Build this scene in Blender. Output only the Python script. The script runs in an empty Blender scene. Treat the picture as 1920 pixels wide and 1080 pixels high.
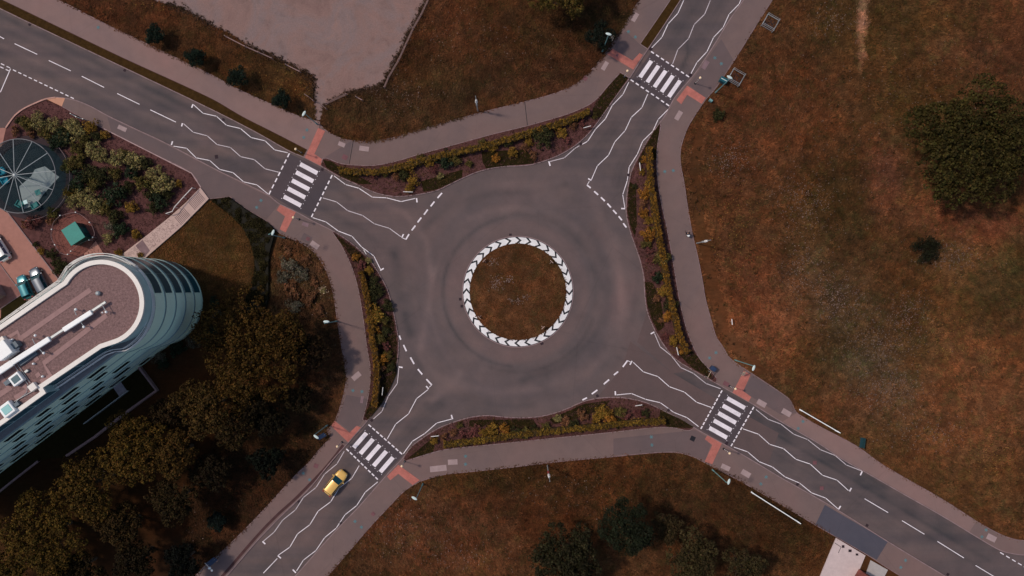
import bpy, bmesh, math, random
import numpy as np
from mathutils import Vector, Matrix
from mathutils.geometry import tessellate_polygon
random.seed(7); rng = np.random.default_rng(7)
R = math.radians
# ------------------------------------------------------------------ camera, world, sun, exposure
H = 118.0; S = 0.08
scene = bpy.context.scene
cam_d = bpy.data.cameras.new("camera"); cam = bpy.data.objects.new("camera", cam_d)
scene.collection.objects.link(cam); cam.location = (0, 0, H); cam.rotation_euler = (0, 0, 0)
cam_d.sensor_width = 36; cam_d.lens = 18 / (960 * S / H); cam_d.clip_start = 1; cam_d.clip_end = 3000
scene.camera = cam
SUN_EL = R(54); SUN_DIR = Vector((-0.955, 0.296, 0)).normalized()
world = bpy.data.worlds.new("World"); scene.world = world; world.use_nodes = True
wt = world.node_tree; sky = wt.nodes.new("ShaderNodeTexSky"); sky.sky_type = 'NISHITA'; sky.sun_disc = False
sky.sun_elevation = SUN_EL; sky.sun_rotation = math.atan2(SUN_DIR.x, SUN_DIR.y)
sky.air_density = 1.0; sky.dust_density = 2.0
wt.links.new(sky.outputs[0], wt.nodes["Background"].inputs[0]); wt.nodes["Background"].inputs[1].default_value = 0.115
sun_d = bpy.data.lights.new("sun", 'SUN'); sun_d.energy = 2.3; sun_d.angle = R(4); sun_d.color = (1.0, 0.87, 0.745)
sun = bpy.data.objects.new("sun", sun_d); scene.collection.objects.link(sun); sun.location = (-60, 20, 60)
v = Vector((SUN_DIR.x * math.cos(SUN_EL), SUN_DIR.y * math.cos(SUN_EL), math.sin(SUN_EL)))
sun.rotation_euler = v.to_track_quat('Z', 'Y').to_euler()
vs = scene.view_settings; vs.view_transform = 'Standard'; vs.look = 'None'; vs.gamma = 1; vs.use_curve_mapping = False
vs.exposure = -0.1
# ------------------------------------------------------------------ helpers
COL = scene.collection
def P(px, py, z=0.0):
    k = S * (H - z) / H
    return Vector(((px - 960) * k, (540 - py) * k, z))
def PX(x, y, z=0.0):
    k = S * (H - z) / H
    return x / k + 960, 540 - y / k
def s2l(c):
    return tuple(((v / 255) / 12.92 if v / 255 <= 0.04045 else ((v / 255 + 0.055) / 1.055) ** 2.4) for v in c)
K = 1.0
def C(r, g, b, k=1.0):
    return tuple(min(0.9, v * K * k) for v in s2l((r, g, b))) + (1.0,)
def link(o, parent=None):
    COL.objects.link(o)
    if parent is not None: o.parent = parent
    return o
def mesh_obj(name, verts, faces, m=None, parent=None, smooth=False):
    me = bpy.data.meshes.new(name); me.from_pydata([tuple(v) for v in verts], [], faces); me.update()
    if m: me.materials.append(m)
    if smooth: me.polygons.foreach_set('use_smooth', [True] * len(me.polygons))
    return link(bpy.data.objects.new(name, me), parent)
def bm_obj(name, bm, m=None, parent=None, smooth=False, bevel=0):
    me = bpy.data.meshes.new(name); bm.to_mesh(me); bm.free()
    if m: me.materials.append(m)
    if smooth: me.polygons.foreach_set('use_smooth', [True] * len(me.polygons))
    o = link(bpy.data.objects.new(name, me), parent)
    if bevel:
        b = o.modifiers.new('bevel', 'BEVEL'); b.width = bevel; b.segments = 2; b.limit_method = 'ANGLE'
    return o
def quads_obj(name, V, cols, m, parent=None):
    """V: (N,4,3) array, cols: (N,3)"""
    n = len(V); me = bpy.data.meshes.new(name)
    me.vertices.add(4 * n); me.vertices.foreach_set('co', V.reshape(-1).astype(np.float32))
    me.loops.add(4 * n); me.loops.foreach_set('vertex_index', np.arange(4 * n, dtype=np.int32))
    me.polygons.add(n); me.polygons.foreach_set('loop_start', np.arange(0, 4 * n, 4, dtype=np.int32))
    me.polygons.foreach_set('loop_total', np.full(n, 4, dtype=np.int32))
    me.update(calc_edges=True)
    a = me.color_attributes.new('tint', 'FLOAT_COLOR', 'POINT')
    c4 = np.ones((n, 4, 4), dtype=np.float32); c4[:, :, :3] = cols[:, None, :]
    a.data.foreach_set('color', c4.reshape(-1)); me.materials.append(m)
    return link(bpy.data.objects.new(name, me), parent)
def tag(o, label=None, cat=None, group=None, kind=None):
    if label: o['label'] = label
    if cat: o['category'] = cat
    if group: o['group'] = group
    if kind: o['kind'] = kind
    return o
def empty(name, loc, label, cat, group=None, rz=0):
    o = bpy.data.objects.new(name, None); o.empty_display_size = 0.5; link(o); o.location = loc
    o.rotation_euler = (0, 0, rz); return tag(o, label, cat, group)
def copy_tree(o, parent=None):
    c = o.copy(); COL.objects.link(c)
    if parent is not None: c.parent = parent
    for ch in list(o.children): copy_tree(ch, c)
    return c
def box(bm, c, s, rz=0, M=None):
    r = bmesh.ops.create_cube(bm, size=1)
    mm = Matrix.Translation(Vector(c)) @ Matrix.Rotation(rz, 4, 'Z') @ Matrix.Diagonal((s[0], s[1], s[2], 1))
    if M is not None: mm = M @ mm
    bmesh.ops.transform(bm, matrix=mm, verts=r['verts']); return r['verts']
def tube(bm, pts, rad, seg=8, cap=True):
    pts = [Vector(p) for p in pts]; rad = rad if isinstance(rad, (list, tuple)) else [rad] * len(pts)
    rings = []
    for i, p in enumerate(pts):
        d = (pts[min(i + 1, len(pts) - 1)] - pts[max(i - 1, 0)]).normalized()
        a = d.orthogonal().normalized() if abs(d.z) < .9 else Vector((1, 0, 0)); a = (a - d * a.dot(d)).normalized(); b = d.cross(a)
        rings.append([bm.verts.new(p + (a * math.cos(t) + b * math.sin(t)) * rad[i]) for t in [2 * math.pi * k / seg for k in range(seg)]])
    for r0, r1 in zip(rings, rings[1:]):
        for k in range(seg): bm.faces.new((r0[k], r0[(k + 1) % seg], r1[(k + 1) % seg], r1[k]))
    if cap:
        bm.faces.new(rings[0][::-1]); bm.faces.new(rings[-1])
def ball(bm, c, r, seg=12, sc=(1, 1, 1)):
    q = bmesh.ops.create_uvsphere(bm, u_segments=seg, v_segments=max(6, seg // 2), radius=r)
    bmesh.ops.transform(bm, matrix=Matrix.Translation(Vector(c)) @ Matrix.Diagonal((*sc, 1)), verts=q['verts'])
def cone(bm, c, r1, r2, h, seg=16):
    q = bmesh.ops.create_cone(bm, cap_ends=True, segments=seg, radius1=r1, radius2=r2, depth=h)
    bmesh.ops.translate(bm, vec=Vector(c), verts=q['verts'])
def smooth(pts, closed=False, n=4, corner=38):
    pts = [Vector((p[0], p[1])) for p in pts]; N = len(pts); out = []
    def sharp(i):
        if not closed and (i == 0 or i == N - 1): return True
        a = pts[i] - pts[i - 1]; b = pts[(i + 1) % N] - pts[i]
        return a.length < 1e-6 or b.length < 1e-6 or a.angle(b) > R(corner)
    for i in range(N if closed else N - 1):
        p1, p2 = pts[i], pts[(i + 1) % N]
        p0 = p1 if sharp(i) else pts[i - 1]; p3 = p2 if sharp((i + 1) % N) else pts[(i + 2) % N]
        out.append((p1.x, p1.y))
        for k in range(1, n):
            t = k / n; L = (p2 - p1).length
            m1 = (p2 - p0) if p0 != p1 else (p2 - p1); m2 = (p3 - p1) if p3 != p2 else (p2 - p1)
            m1 = m1.normalized() * L; m2 = m2.normalized() * L
            q = p1 * (2 * t**3 - 3 * t * t + 1) + m1 * (t**3 - 2 * t * t + t) + p2 * (-2 * t**3 + 3 * t * t) + m2 * (t**3 - t * t)
            out.append((q.x, q.y))
    if not closed: out.append((pts[-1].x, pts[-1].y))
    return out
def sheet(name, pts, z, m, z0=None, parent=None, kind='structure', label=None, cat=None):
    """flat polygon (pixel outline lying at ground) with optional skirt down to z0"""
    V = [Vector(((p[0] - 960) * S, (540 - p[1]) * S, z)) for p in pts]; n = len(V)
    tris = [list(t) for t in tessellate_polygon([V])]
    F = []
    for t in tris:
        a, b, c = (V[i] for i in t)
        F.append(t if (b - a).cross(c - a).z > 0 else t[::-1])
    if z0 is not None:
        V = V + [Vector((p.x, p.y, z0)) for p in V]
        F += [(i, (i + 1) % n, n + (i + 1) % n, n + i) for i in range(n)]
    o = mesh_obj(name, V, F, m, parent)
    if kind and parent is None: o['kind'] = kind
    return o
def prism_world(name, V2, z0, z1, m, parent=None, bottom=False):
    n = len(V2); V = [Vector((p[0], p[1], z1)) for p in V2]
    F = []
    for t in tessellate_polygon([V]):
        a, b, c = (V[i] for i in t); F.append(list(t) if (b - a).cross(c - a).z > 0 else list(t)[::-1])
    area = sum(V[i].x * V[(i + 1) % n].y - V[(i + 1) % n].x * V[i].y for i in range(n))
    V += [Vector((p[0], p[1], z0)) for p in V2]
    for i in range(n):
        j = (i + 1) % n; f = (i, n + i, n + j, j); F.append(f if area > 0 else f[::-1])
    return mesh_obj(name, V, F, m, parent)
def strip_pts(pts, w, z):
    """ribbon around world polyline, returns left/right lists"""
    Lf, Rt = [], []
    for i, p in enumerate(pts):
        a = pts[max(0, i - 1)]; b = pts[min(len(pts) - 1, i + 1)]
        d = Vector((b[0] - a[0], b[1] - a[1]))
        d = d.normalized() if d.length > 1e-9 else Vector((1, 0))
        nrm = Vector((-d.y, d.x)) * w / 2
        Lf.append((p[0] + nrm.x, p[1] + nrm.y, z)); Rt.append((p[0] - nrm.x, p[1] - nrm.y, z))
    return Lf, Rt
def ribbon(name, px, w, z, m, z0=None, parent=None, kind='structure', closed=False):
    W = [P(*p)[:2] for p in px]
    if closed: W.append(W[0])
    L_, R_ = strip_pts(W, w, z); n = len(L_); V = L_ + R_
    F = [(i, n + i, n + i + 1, i + 1) for i in range(n - 1)]
    if z0 is not None:
        V += [(a[0], a[1], z0) for a in L_] + [(a[0], a[1], z0) for a in R_]
        F += [(i + 1, 2 * n + i + 1, 2 * n + i, i) for i in range(n - 1)] + [(n + i, 3 * n + i, 3 * n + i + 1, n + i + 1) for i in range(n - 1)]
    o = mesh_obj(name, V, F, m, parent)
    if kind and parent is None: o['kind'] = kind
    return o
# ------------------------------------------------------------------ materials
def nodes(name):
    m = bpy.data.materials.new(name); m.use_nodes = True; nt = m.node_tree
    return m, nt, nt.nodes["Principled BSDF"]
def N(nt, t, **kw):
    n = nt.nodes.new(t)
    for k, v in kw.items():
        if hasattr(n, k): setattr(n, k, v)
        else: n.inputs[k].default_value = v
    return n
def noise(nt, vec, scale, detail=4, rough=.6, dist=0):
    n = N(nt, "ShaderNodeTexNoise"); n.inputs["Scale"].default_value = scale; n.inputs["Detail"].default_value = detail
    n.inputs["Roughness"].default_value = rough; n.inputs["Distortion"].default_value = dist
    if vec is not None: nt.links.new(vec, n.inputs["Vector"])
    return n.outputs["Fac"]
def ramp(nt, fac, stops, interp='LINEAR'):
    r = N(nt, "ShaderNodeValToRGB"); r.color_ramp.interpolation = interp; el = r.color_ramp.elements
    while len(el) < len(stops): el.new(0.5)
    for e, (p, c) in zip(el, stops):
        e.position = p; e.color = c if len(c) == 4 else (*c, 1)
    nt.links.new(fac, r.inputs[0]); return r.outputs[0]
def mix(nt, a, b, fac, mode='MIX'):
    n = nt.nodes.new("ShaderNodeMix"); n.data_type = 'RGBA'; n.blend_type = mode
    for s, v in ((n.inputs[0], fac), (n.inputs[6], a), (n.inputs[7], b)):
        if isinstance(v, (int, float, tuple)): s.default_value = v
        else: nt.links.new(v, s)
    return n.outputs[2]
def math_(nt, op, a, b=0.0, c=None):
    n = nt.nodes.new("ShaderNodeMath"); n.operation = op
    for s, v in zip(n.inputs, (a, b) if c is None else (a, b, c)):
        if isinstance(v, (int, float)): s.default_value = v
        else: nt.links.new(v, s)
    return n.outputs[0]
def bump(nt, bs, h, strength=.3, dist=.05):
    b = N(nt, "ShaderNodeBump"); b.inputs["Strength"].default_value = strength; b.inputs["Distance"].default_value = dist
    nt.links.new(h, b.inputs["Height"]); nt.links.new(b.outputs[0], bs.inputs["Normal"])
g = lambda v: (v, v, v, 1)
def mat(name, col, rough=.85, var=.25, scale=1.2, fine=14, metal=0, bumpk=.15, spec=.3, coat=0):
    m, nt, bs = nodes(name); pos = N(nt, "ShaderNodeNewGeometry").outputs["Position"]
    a = noise(nt, pos, scale, 5); b = noise(nt, pos, fine, 3)
    c = mix(nt, col, ramp(nt, a, [(.25, g(1 - var)), (.75, g(1 + var))]), 1.0, 'MULTIPLY')
    c = mix(nt, c, ramp(nt, b, [(.2, g(1 - var * .7)), (.8, g(1 + var * .7))]), 1.0, 'MULTIPLY')
    nt.links.new(c, bs.inputs["Base Color"]); bs.inputs["Roughness"].default_value = rough; bs.inputs["Metallic"].default_value = metal
    bs.inputs["Specular IOR Level"].default_value = spec; bs.inputs["Coat Weight"].default_value = coat
    if bumpk: bump(nt, bs, b, bumpk)
    return m
def foliage_mat(name, var=.35, rough=.8, trans=.15):
    m, nt, bs = nodes(name); at = N(nt, "ShaderNodeAttribute", attribute_name='tint')
    pos = N(nt, "ShaderNodeNewGeometry").outputs["Position"]
    c = mix(nt, at.outputs["Color"], ramp(nt, noise(nt, pos, .9, 3), [(.3, g(1 - var)), (.7, g(1 + var))]), 1.0, 'MULTIPLY')
    nt.links.new(c, bs.inputs["Base Color"]); bs.inputs["Roughness"].default_value = rough
    bs.inputs["Specular IOR Level"].default_value = .08
    return m
def asphalt(name, base, streak=True):
    m, nt, bs = nodes(name); pos = N(nt, "ShaderNodeNewGeometry").outputs["Position"]
    big = noise(nt, pos, .09, 5, .6, .6); mid = noise(nt, pos, .6, 5); fin = noise(nt, pos, 22, 3)
    if streak:
        wa = N(nt, 'ShaderNodeAttribute', attribute_name='wear'); base = mix(nt, base, wa.outputs['Color'], 1.0, 'MULTIPLY')
    c = mix(nt, base, ramp(nt, big, [(.3, (.86, .9, .95)), (.5, (1, 1, 1)), (.72, (1.12, 1.03, 1.02))]), 1.0, 'MULTIPLY')
    c = mix(nt, c, ramp(nt, mid, [(.2, g(.92)), (.8, g(1.08))]), 1.0, 'MULTIPLY')
    c = mix(nt, c, ramp(nt, fin, [(.2, g(.82)), (.8, g(1.18))]), 1.0, 'MULTIPLY')
    if streak:
        sub = N(nt, "ShaderNodeVectorMath", operation='SUBTRACT'); nt.links.new(pos, sub.inputs[0])
        cc = P(971, 547); sub.inputs[1].default_value = (cc.x, cc.y, 0)
        sep = N(nt, "ShaderNodeSeparateXYZ"); nt.links.new(sub.outputs[0], sep.inputs[0])
        x, y = sep.outputs[0], sep.outputs[1]
        d = math_(nt, 'SQRT', math_(nt, 'ADD', math_(nt, 'MULTIPLY', x, x), math_(nt, 'MULTIPLY', y, y)))
        ang = math_(nt, 'ARCTAN2', y, x)
        comb = N(nt, "ShaderNodeCombineXYZ"); nt.links.new(math_(nt, 'MULTIPLY', d, .55), comb.inputs[0]); nt.links.new(math_(nt, 'MULTIPLY', ang, 1.3), comb.inputs[1])
        pn = noise(nt, comb.outputs[0], 1.0, 5, .55, .3)
        dn = math_(nt, 'MULTIPLY', math_(nt, 'ADD', d, math_(nt, 'MULTIPLY', math_(nt, 'SUBTRACT', pn, .5), .8)), 1 / 30.0)
        rc = ramp(nt, dn, [(0, (1.08, .99, .97)), (.345, (1.10, 1.0, .98)), (.372, (.80, .88, .92)), (.40, (.97, .99, 1.0)), (.47, (.86, .90, .95)), (.56, (1.0, 1.0, 1.0)), (.75, (1, 1, 1))], 'EASE')
        c = mix(nt, c, rc, .3, 'MULTIPLY')
        inner = ramp(nt, dn, [(.55, g(1)), (.8, g(0))])
        c = mix(nt, c, mix(nt, c, ramp(nt, pn, [(.3, (.93, .95, .97)), (.7, (1.06, 1.03, 1.02))]), 1.0, 'MULTIPLY'), inner)
        outer = math_(nt, 'SUBTRACT', 1.0, inner)
        for a_deg, sgn in ((-29, -1), (54, 1)):
            mp = N(nt, "ShaderNodeMapping"); nt.links.new(pos, mp.inputs[0]); mp.inputs["Rotation"].default_value = (0, 0, -R(a_deg)); mp.inputs["Scale"].default_value = (.02, .55, 1)
            sn = noise(nt, mp.outputs[0], 1.0, 4, .5)
            mask = math_(nt, 'MULTIPLY', math_(nt, 'MULTIPLY', x, y), .02 * sgn)
            cl = N(nt, "ShaderNodeClamp"); nt.links.new(mask, cl.inputs[0])
            f = math_(nt, 'MULTIPLY', cl.outputs[0], outer)
            c = mix(nt, c, mix(nt, c, ramp(nt, sn, [(.35, (.80, .83, .88)), (.55, (1, 1, 1)), (.7, (1.08, 1.03, 1.0))]), 1.0, 'MULTIPLY'), f)
    # hairline cracks and oil spots
    vo = N(nt, "ShaderNodeTexVoronoi", feature='DISTANCE_TO_EDGE'); vo.inputs["Scale"].default_value = .06; nt.links.new(pos, vo.inputs["Vector"])
    crk = ramp(nt, vo.outputs["Distance"], [(.0, g(.82)), (.004, g(1))])
    c = mix(nt, c, crk, .5, 'MULTIPLY')
    nt.links.new(c, bs.inputs["Base Color"]); bs.inputs["Roughness"].default_value = .9; bs.inputs["Specular IOR Level"].default_value = .3
    bump(nt, bs, fin, .2, .02); return m
def paint(name, col, wear=.35):
    m, nt, bs = nodes(name); pos = N(nt, "ShaderNodeNewGeometry").outputs["Position"]
    f = math_(nt, 'ADD', noise(nt, pos, 11, 5, .75), math_(nt, 'MULTIPLY', math_(nt, 'SUBTRACT', noise(nt, pos, .45, 4), .5), .35)); f2 = noise(nt, pos, .5, 3)
    c = mix(nt, col, C(120, 105, 108), ramp(nt, f, [(.54, g(0)), (.72, g(min(1, wear * 1.5)))]))
    c = mix(nt, c, ramp(nt, f2, [(.3, g(.82)), (.7, g(1.05))]), 1.0, 'MULTIPLY')
    nt.links.new(c, bs.inputs["Base Color"]); bs.inputs["Roughness"].default_value = .7; return m
def ground_mat():
    m, nt, bs = nodes('ground_soil_and_grass'); at = N(nt, "ShaderNodeAttribute", attribute_name='tint')
    pos = N(nt, "ShaderNodeNewGeometry").outputs["Position"]
    a = noise(nt, pos, .35, 6, .65, .8); b = noise(nt, pos, 2.2, 5, .7, .4); c3 = noise(nt, pos, 9, 4, .7)
    mp = N(nt, "ShaderNodeMapping"); nt.links.new(pos, mp.inputs[0]); mp.inputs["Rotation"].default_value = (0, 0, .5); mp.inputs["Scale"].default_value = (.5, 3.2, 1)
    d = noise(nt, mp.outputs[0], 1.2, 5, .7, 1.2)
    c = mix(nt, at.outputs["Color"], ramp(nt, a, [(.3, (.90, .95, .92)), (.5, (1, 1, 1)), (.7, (1.08, 1.05, 1.04))]), 1.0, 'MULTIPLY')
    c = mix(nt, c, ramp(nt, b, [(.3, (.82, .85, .83)), (.5, (1, 1, 1)), (.72, (1.18, 1.14, 1.12))]), 1.0, 'MULTIPLY')
    c = mix(nt, c, ramp(nt, d, [(.35, g(.8)), (.7, g(1.22))]), 1.0, 'MULTIPLY')
    c = mix(nt, c, ramp(nt, c3, [(.3, g(.84)), (.7, g(1.16))]), 1.0, 'MULTIPLY')
    nt.links.new(c, bs.inputs["Base Color"]); bs.inputs["Roughness"].default_value = .95; bs.inputs["Specular IOR Level"].default_value = .03
    bump(nt, bs, c3, .5, .1); return m
def glass(name, col, rough=.08, alpha_mix=0):
    m, nt, bs = nodes(name); bs.inputs["Base Color"].default_value = col; bs.inputs["Roughness"].default_value = rough
    bs.inputs["Specular IOR Level"].default_value = .6
    if alpha_mix:
        tr = N(nt, "ShaderNodeBsdfTransparent"); tr.inputs[0].default_value = (.72, .84, .86, 1)
        mx = N(nt, "ShaderNodeMixShader"); mx.inputs[0].default_value = alpha_mix
        nt.links.new(bs.outputs[0], mx.inputs[1]); nt.links.new(tr.outputs[0], mx.inputs[2])
        nt.links.new(mx.outputs[0], nt.nodes["Material Output"].inputs[0])
    return m
M_road = asphalt('road_asphalt', C(96, 82, 80)); M_patch = asphalt('fresh_asphalt', C(76, 66, 69), False)
M_patch2 = asphalt('newer_surfacing', C(91, 75, 73), False); M_blue = asphalt('dark_blue_asphalt', C(76, 73, 82), False)
M_path = asphalt('footway_asphalt', C(113, 93, 89), False); M_path2 = asphalt('footway_darker', C(100, 84, 83), False); M_pathl = asphalt('footway_pale_asphalt', C(128, 103, 98), False)
M_kerb = mat('kerb_concrete', C(134, 112, 112), var=.25, fine=3)
M_white = paint('white_road_paint', C(238, 228, 232)); M_white2 = paint('worn_white_paint', C(208, 196, 200), .6)
M_tact = mat('red_tactile_paving', C(172, 103, 92), var=.22, scale=.8, fine=5); M_cover = mat('pale_cover', C(158, 136, 134), var=.15)
M_drain = mat('drain_iron', C(48, 34, 40), var=.3); M_redsq = mat('red_brown_cover', C(112, 74, 78)); M_cyan = mat('survey_paint', C(84, 122, 128), var=.2)
def lot_mat():
    m, nt, bs = nodes('dirt_lot'); pos = N(nt, "ShaderNodeNewGeometry").outputs["Position"]
    a = noise(nt, pos, .12, 6, .62, .8); b = noise(nt, pos, .5, 6, .7, .5); c3 = noise(nt, pos, 5, 4, .7)
    c = ramp(nt, a, [(.3, C(116, 90, 84)), (.45, C(128, 101, 94)), (.55, C(122, 103, 100)), (.7, C(140, 107, 96))])
    c = mix(nt, c, ramp(nt, b, [(.28, g(.76)), (.45, g(1)), (.7, (1.12, 1.07, 1.05, 1))]), 1.0, 'MULTIPLY'); c = mix(nt, c, ramp(nt, c3, [(.25, g(.8)), (.75, g(1.2))]), 1.0, 'MULTIPLY')
    nt.links.new(c, bs.inputs["Base Color"]); bs.inputs["Roughness"].default_value = .95; bump(nt, bs, c3, .4, .05); return m
M_lot = lot_mat()
M_mulch = mat('mulch', C(88, 58, 56), var=.35, scale=1.5, fine=8, bumpk=.6, spec=.05); M_pink = mat('parking_paving', C(160, 112, 100), var=.1, fine=2)
M_gutter = mat('brown_verge_soil', C(72, 46, 46), var=.3); M_dark = mat('black_metal', C(38, 36, 40), var=.1)
M_bark = mat('bark', C(86, 70, 58), var=.4, scale=4); M_leaf = foliage_mat('foliage'); M_grass = foliage_mat('wild_grass', .3)
M_ground = ground_mat()
M_steel = mat('galvanised_steel', C(168, 172, 172), .45, .1, metal=.4, bumpk=0); M_teal_steel = mat('painted_green_steel', C(110, 150, 148), .5, .1, bumpk=0)
M_lampw = mat('lamp_housing', C(196, 210, 206), .4, .05, bumpk=0); M_globe = mat('amber_globe', C(250, 214, 176), .35, .03, bumpk=0)
M_whitep = mat('white_painted_metal', C(228, 222, 216), .5, .08, bumpk=0); M_blackp = mat('black_painted_metal', C(30, 28, 32), .5, .1, bumpk=0)
# ------------------------------------------------------------------ traced outlines (photo pixels on the ground plane)
rd_N = [(-140,-52),(0,16),(62,46),(237,129),(396,205),(480,248),(542,283),(570,295),(603,312),(636,331),(672,347),(703,361),(734,368),(760,368),(789,364),(820,357),(843,346),(868,334),(897,322),(937,313),(977,311),(1000,308),(1029,299),(1056,287),(1081,271),(1104,250),(1122,227),(1159,175),(1182,144),(1207,104),(1244,49),(1276,0),(1306,-45),(1345,-105)]
rd_E = [(1466,-105),(1425,-45),(1394,0),(1366,40),(1349,68),(1339,84),(1326,104),(1302,139),(1265,183),(1248,215),(1223,249),(1209,272),(1195,298),(1185,319),(1179,342),(1175,371),(1174,398),(1179,425),(1190,459),(1200,488),(1207,520),(1209,555),(1213,582),(1223,609),(1234,630),(1246,649),(1265,672),(1296,692),(1340,717),(1375,737),(1415,760),(1465,791),(1536,832),(1576,859),(1624,886),(1697,928),(1766,967),(1845,1015),(1874,1031),(1895,1037),(1920,1040),(2080,1046)]
rd_S = [(2080,1262),(1770,1079),(1664,1015),(1572,957),(1536,936),(1465,896),(1415,866),(1365,837),(1321,813),(1302,802),(1273,784.5),(1240,768),(1209,754),(1171,746),(1145,745),(1118,747),(1093,753),(1068,764),(1041,774),(1010,781),(979,783),(947,782),(916,779),(889,781),(864,787),(843,794),(822,803),(797,818),(772,837),(755,859),(730,885),(709,909),(672,951),(640,984),(605,1022),(560,1073),(520,1117),(430,1216)]
rd_W = [(300,1210),(372,1132),(424,1081),(474,1023),(500,995),(530,964.5),(556,940),(582,914),(609,880),(630.5,854.5),(651,832),(665,816),(684.5,794),(703,771),(716,752.5),(727.5,734),(735.5,716),(742,694),(745.8,672),(747.3,650),(746,628),(736,576),(726,542),(713,517),(697,492),(678,472),(655,453),(626,434),(588,415),(553,396),(524,382),(505,367),(474,351),(411,321),(312,269),(250,240),(202,217),(171,200),(144,189),(123,184.5),(105,183),(87,186),(69,193),(46,204),(31,215),(21,227),(12,240)]
sN, sE, sS, sW = smooth(rd_N), smooth(rd_E), smooth(rd_S), smooth(rd_W)
road_poly = sN + sE + sS + sW + [(-140, 305)]
out_N1 = [(-140,-118),(110,0),(192,42),(271,80),(396,140),(442,165),(517,199),(563,219),(601,229)]
out_N2 = [(601,234),(613,246),(634,257),(655,263),(692,265),(734,259),(776,246),(822,233),(854,224),(906,210),(979,192),(1041,175),(1085,154),(1118,121),(1140,93),(1167,52),(1198,0),(1228,-50),(1260,-105)]
out_E = [(1512,-105),(1479,-50),(1448,0),(1421,42),(1380,108),(1342,165),(1323,187),(1305,213),(1292,234),(1284,252),(1276,280),(1276,309),(1282,340),(1288,382),(1297,434),(1309,486),(1317,528),(1323,563),(1334,603),(1342,630),(1355,650),(1369,672),(1411,701),(1465,737),(1482,751),(1494,774),(1536,799),(1607,837),(1651,869),(1707,902),(1770,938),(1832,978),(1874,1001),(1899,1010),(1920,1013),(2080,1016)]
out_S1 = [(1900,1204),(1700,1087),(1664,1065),(1622,1038),(1528,984),(1473,951),(1411,915),(1369,892),(1334,874),(1296,855),(1265,848),(1223,849),(1140,857),(1052,865),(968,875),(885,884),(831,890),(787,903),(759,920),(734,945),(692,990),(651,1038),(617,1077),(540,1170),(505,1216)]
out_W1 = [(210,1216),(330,1120),(380,1065),(401,1047),(434,1017),(484,967),(553,892),(578,868),(597,845),(620,820),(613,807),(628,789),(642,749),(649,714),(648,676),(640,645),(632,597),(626,555),(617,520),(605,495),(588,472),(567,457),(526,438),(505,418),(463,392),(432,369),(393,373),(377,351),(360,325),(283,286),(210,249),(162,225),(117,200)]
in_N = [(603,305),(606,297),(613,297),(640,307),(672,310),(705,310),(745,302),(778,292),(843,274),(927,251),(989,236),(1052,218),(1085,206),(1114,190),(1141,160),(1163,136),(1180,147)]
in_E = [(1238,229),(1238,240),(1233,269),(1231,298),(1233,340),(1240,382),(1252,438),(1263,499),(1273,559),(1286,613),(1300,651),(1313,674),(1332,695),(1344,710),(1342,716)]
in_S = [(1303,801),(1290,807),(1265,802),(1234,801),(1140,811),(1031,822),(906,835),(833,843),(802,851),(761,864),(757,861)]
in_W = [(690,789),(680,787),(688,757),(694,718),(694,687),(688,649),(684,617),(678,576),(670,534),(659,499),(642,463),(624,436)]
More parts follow.
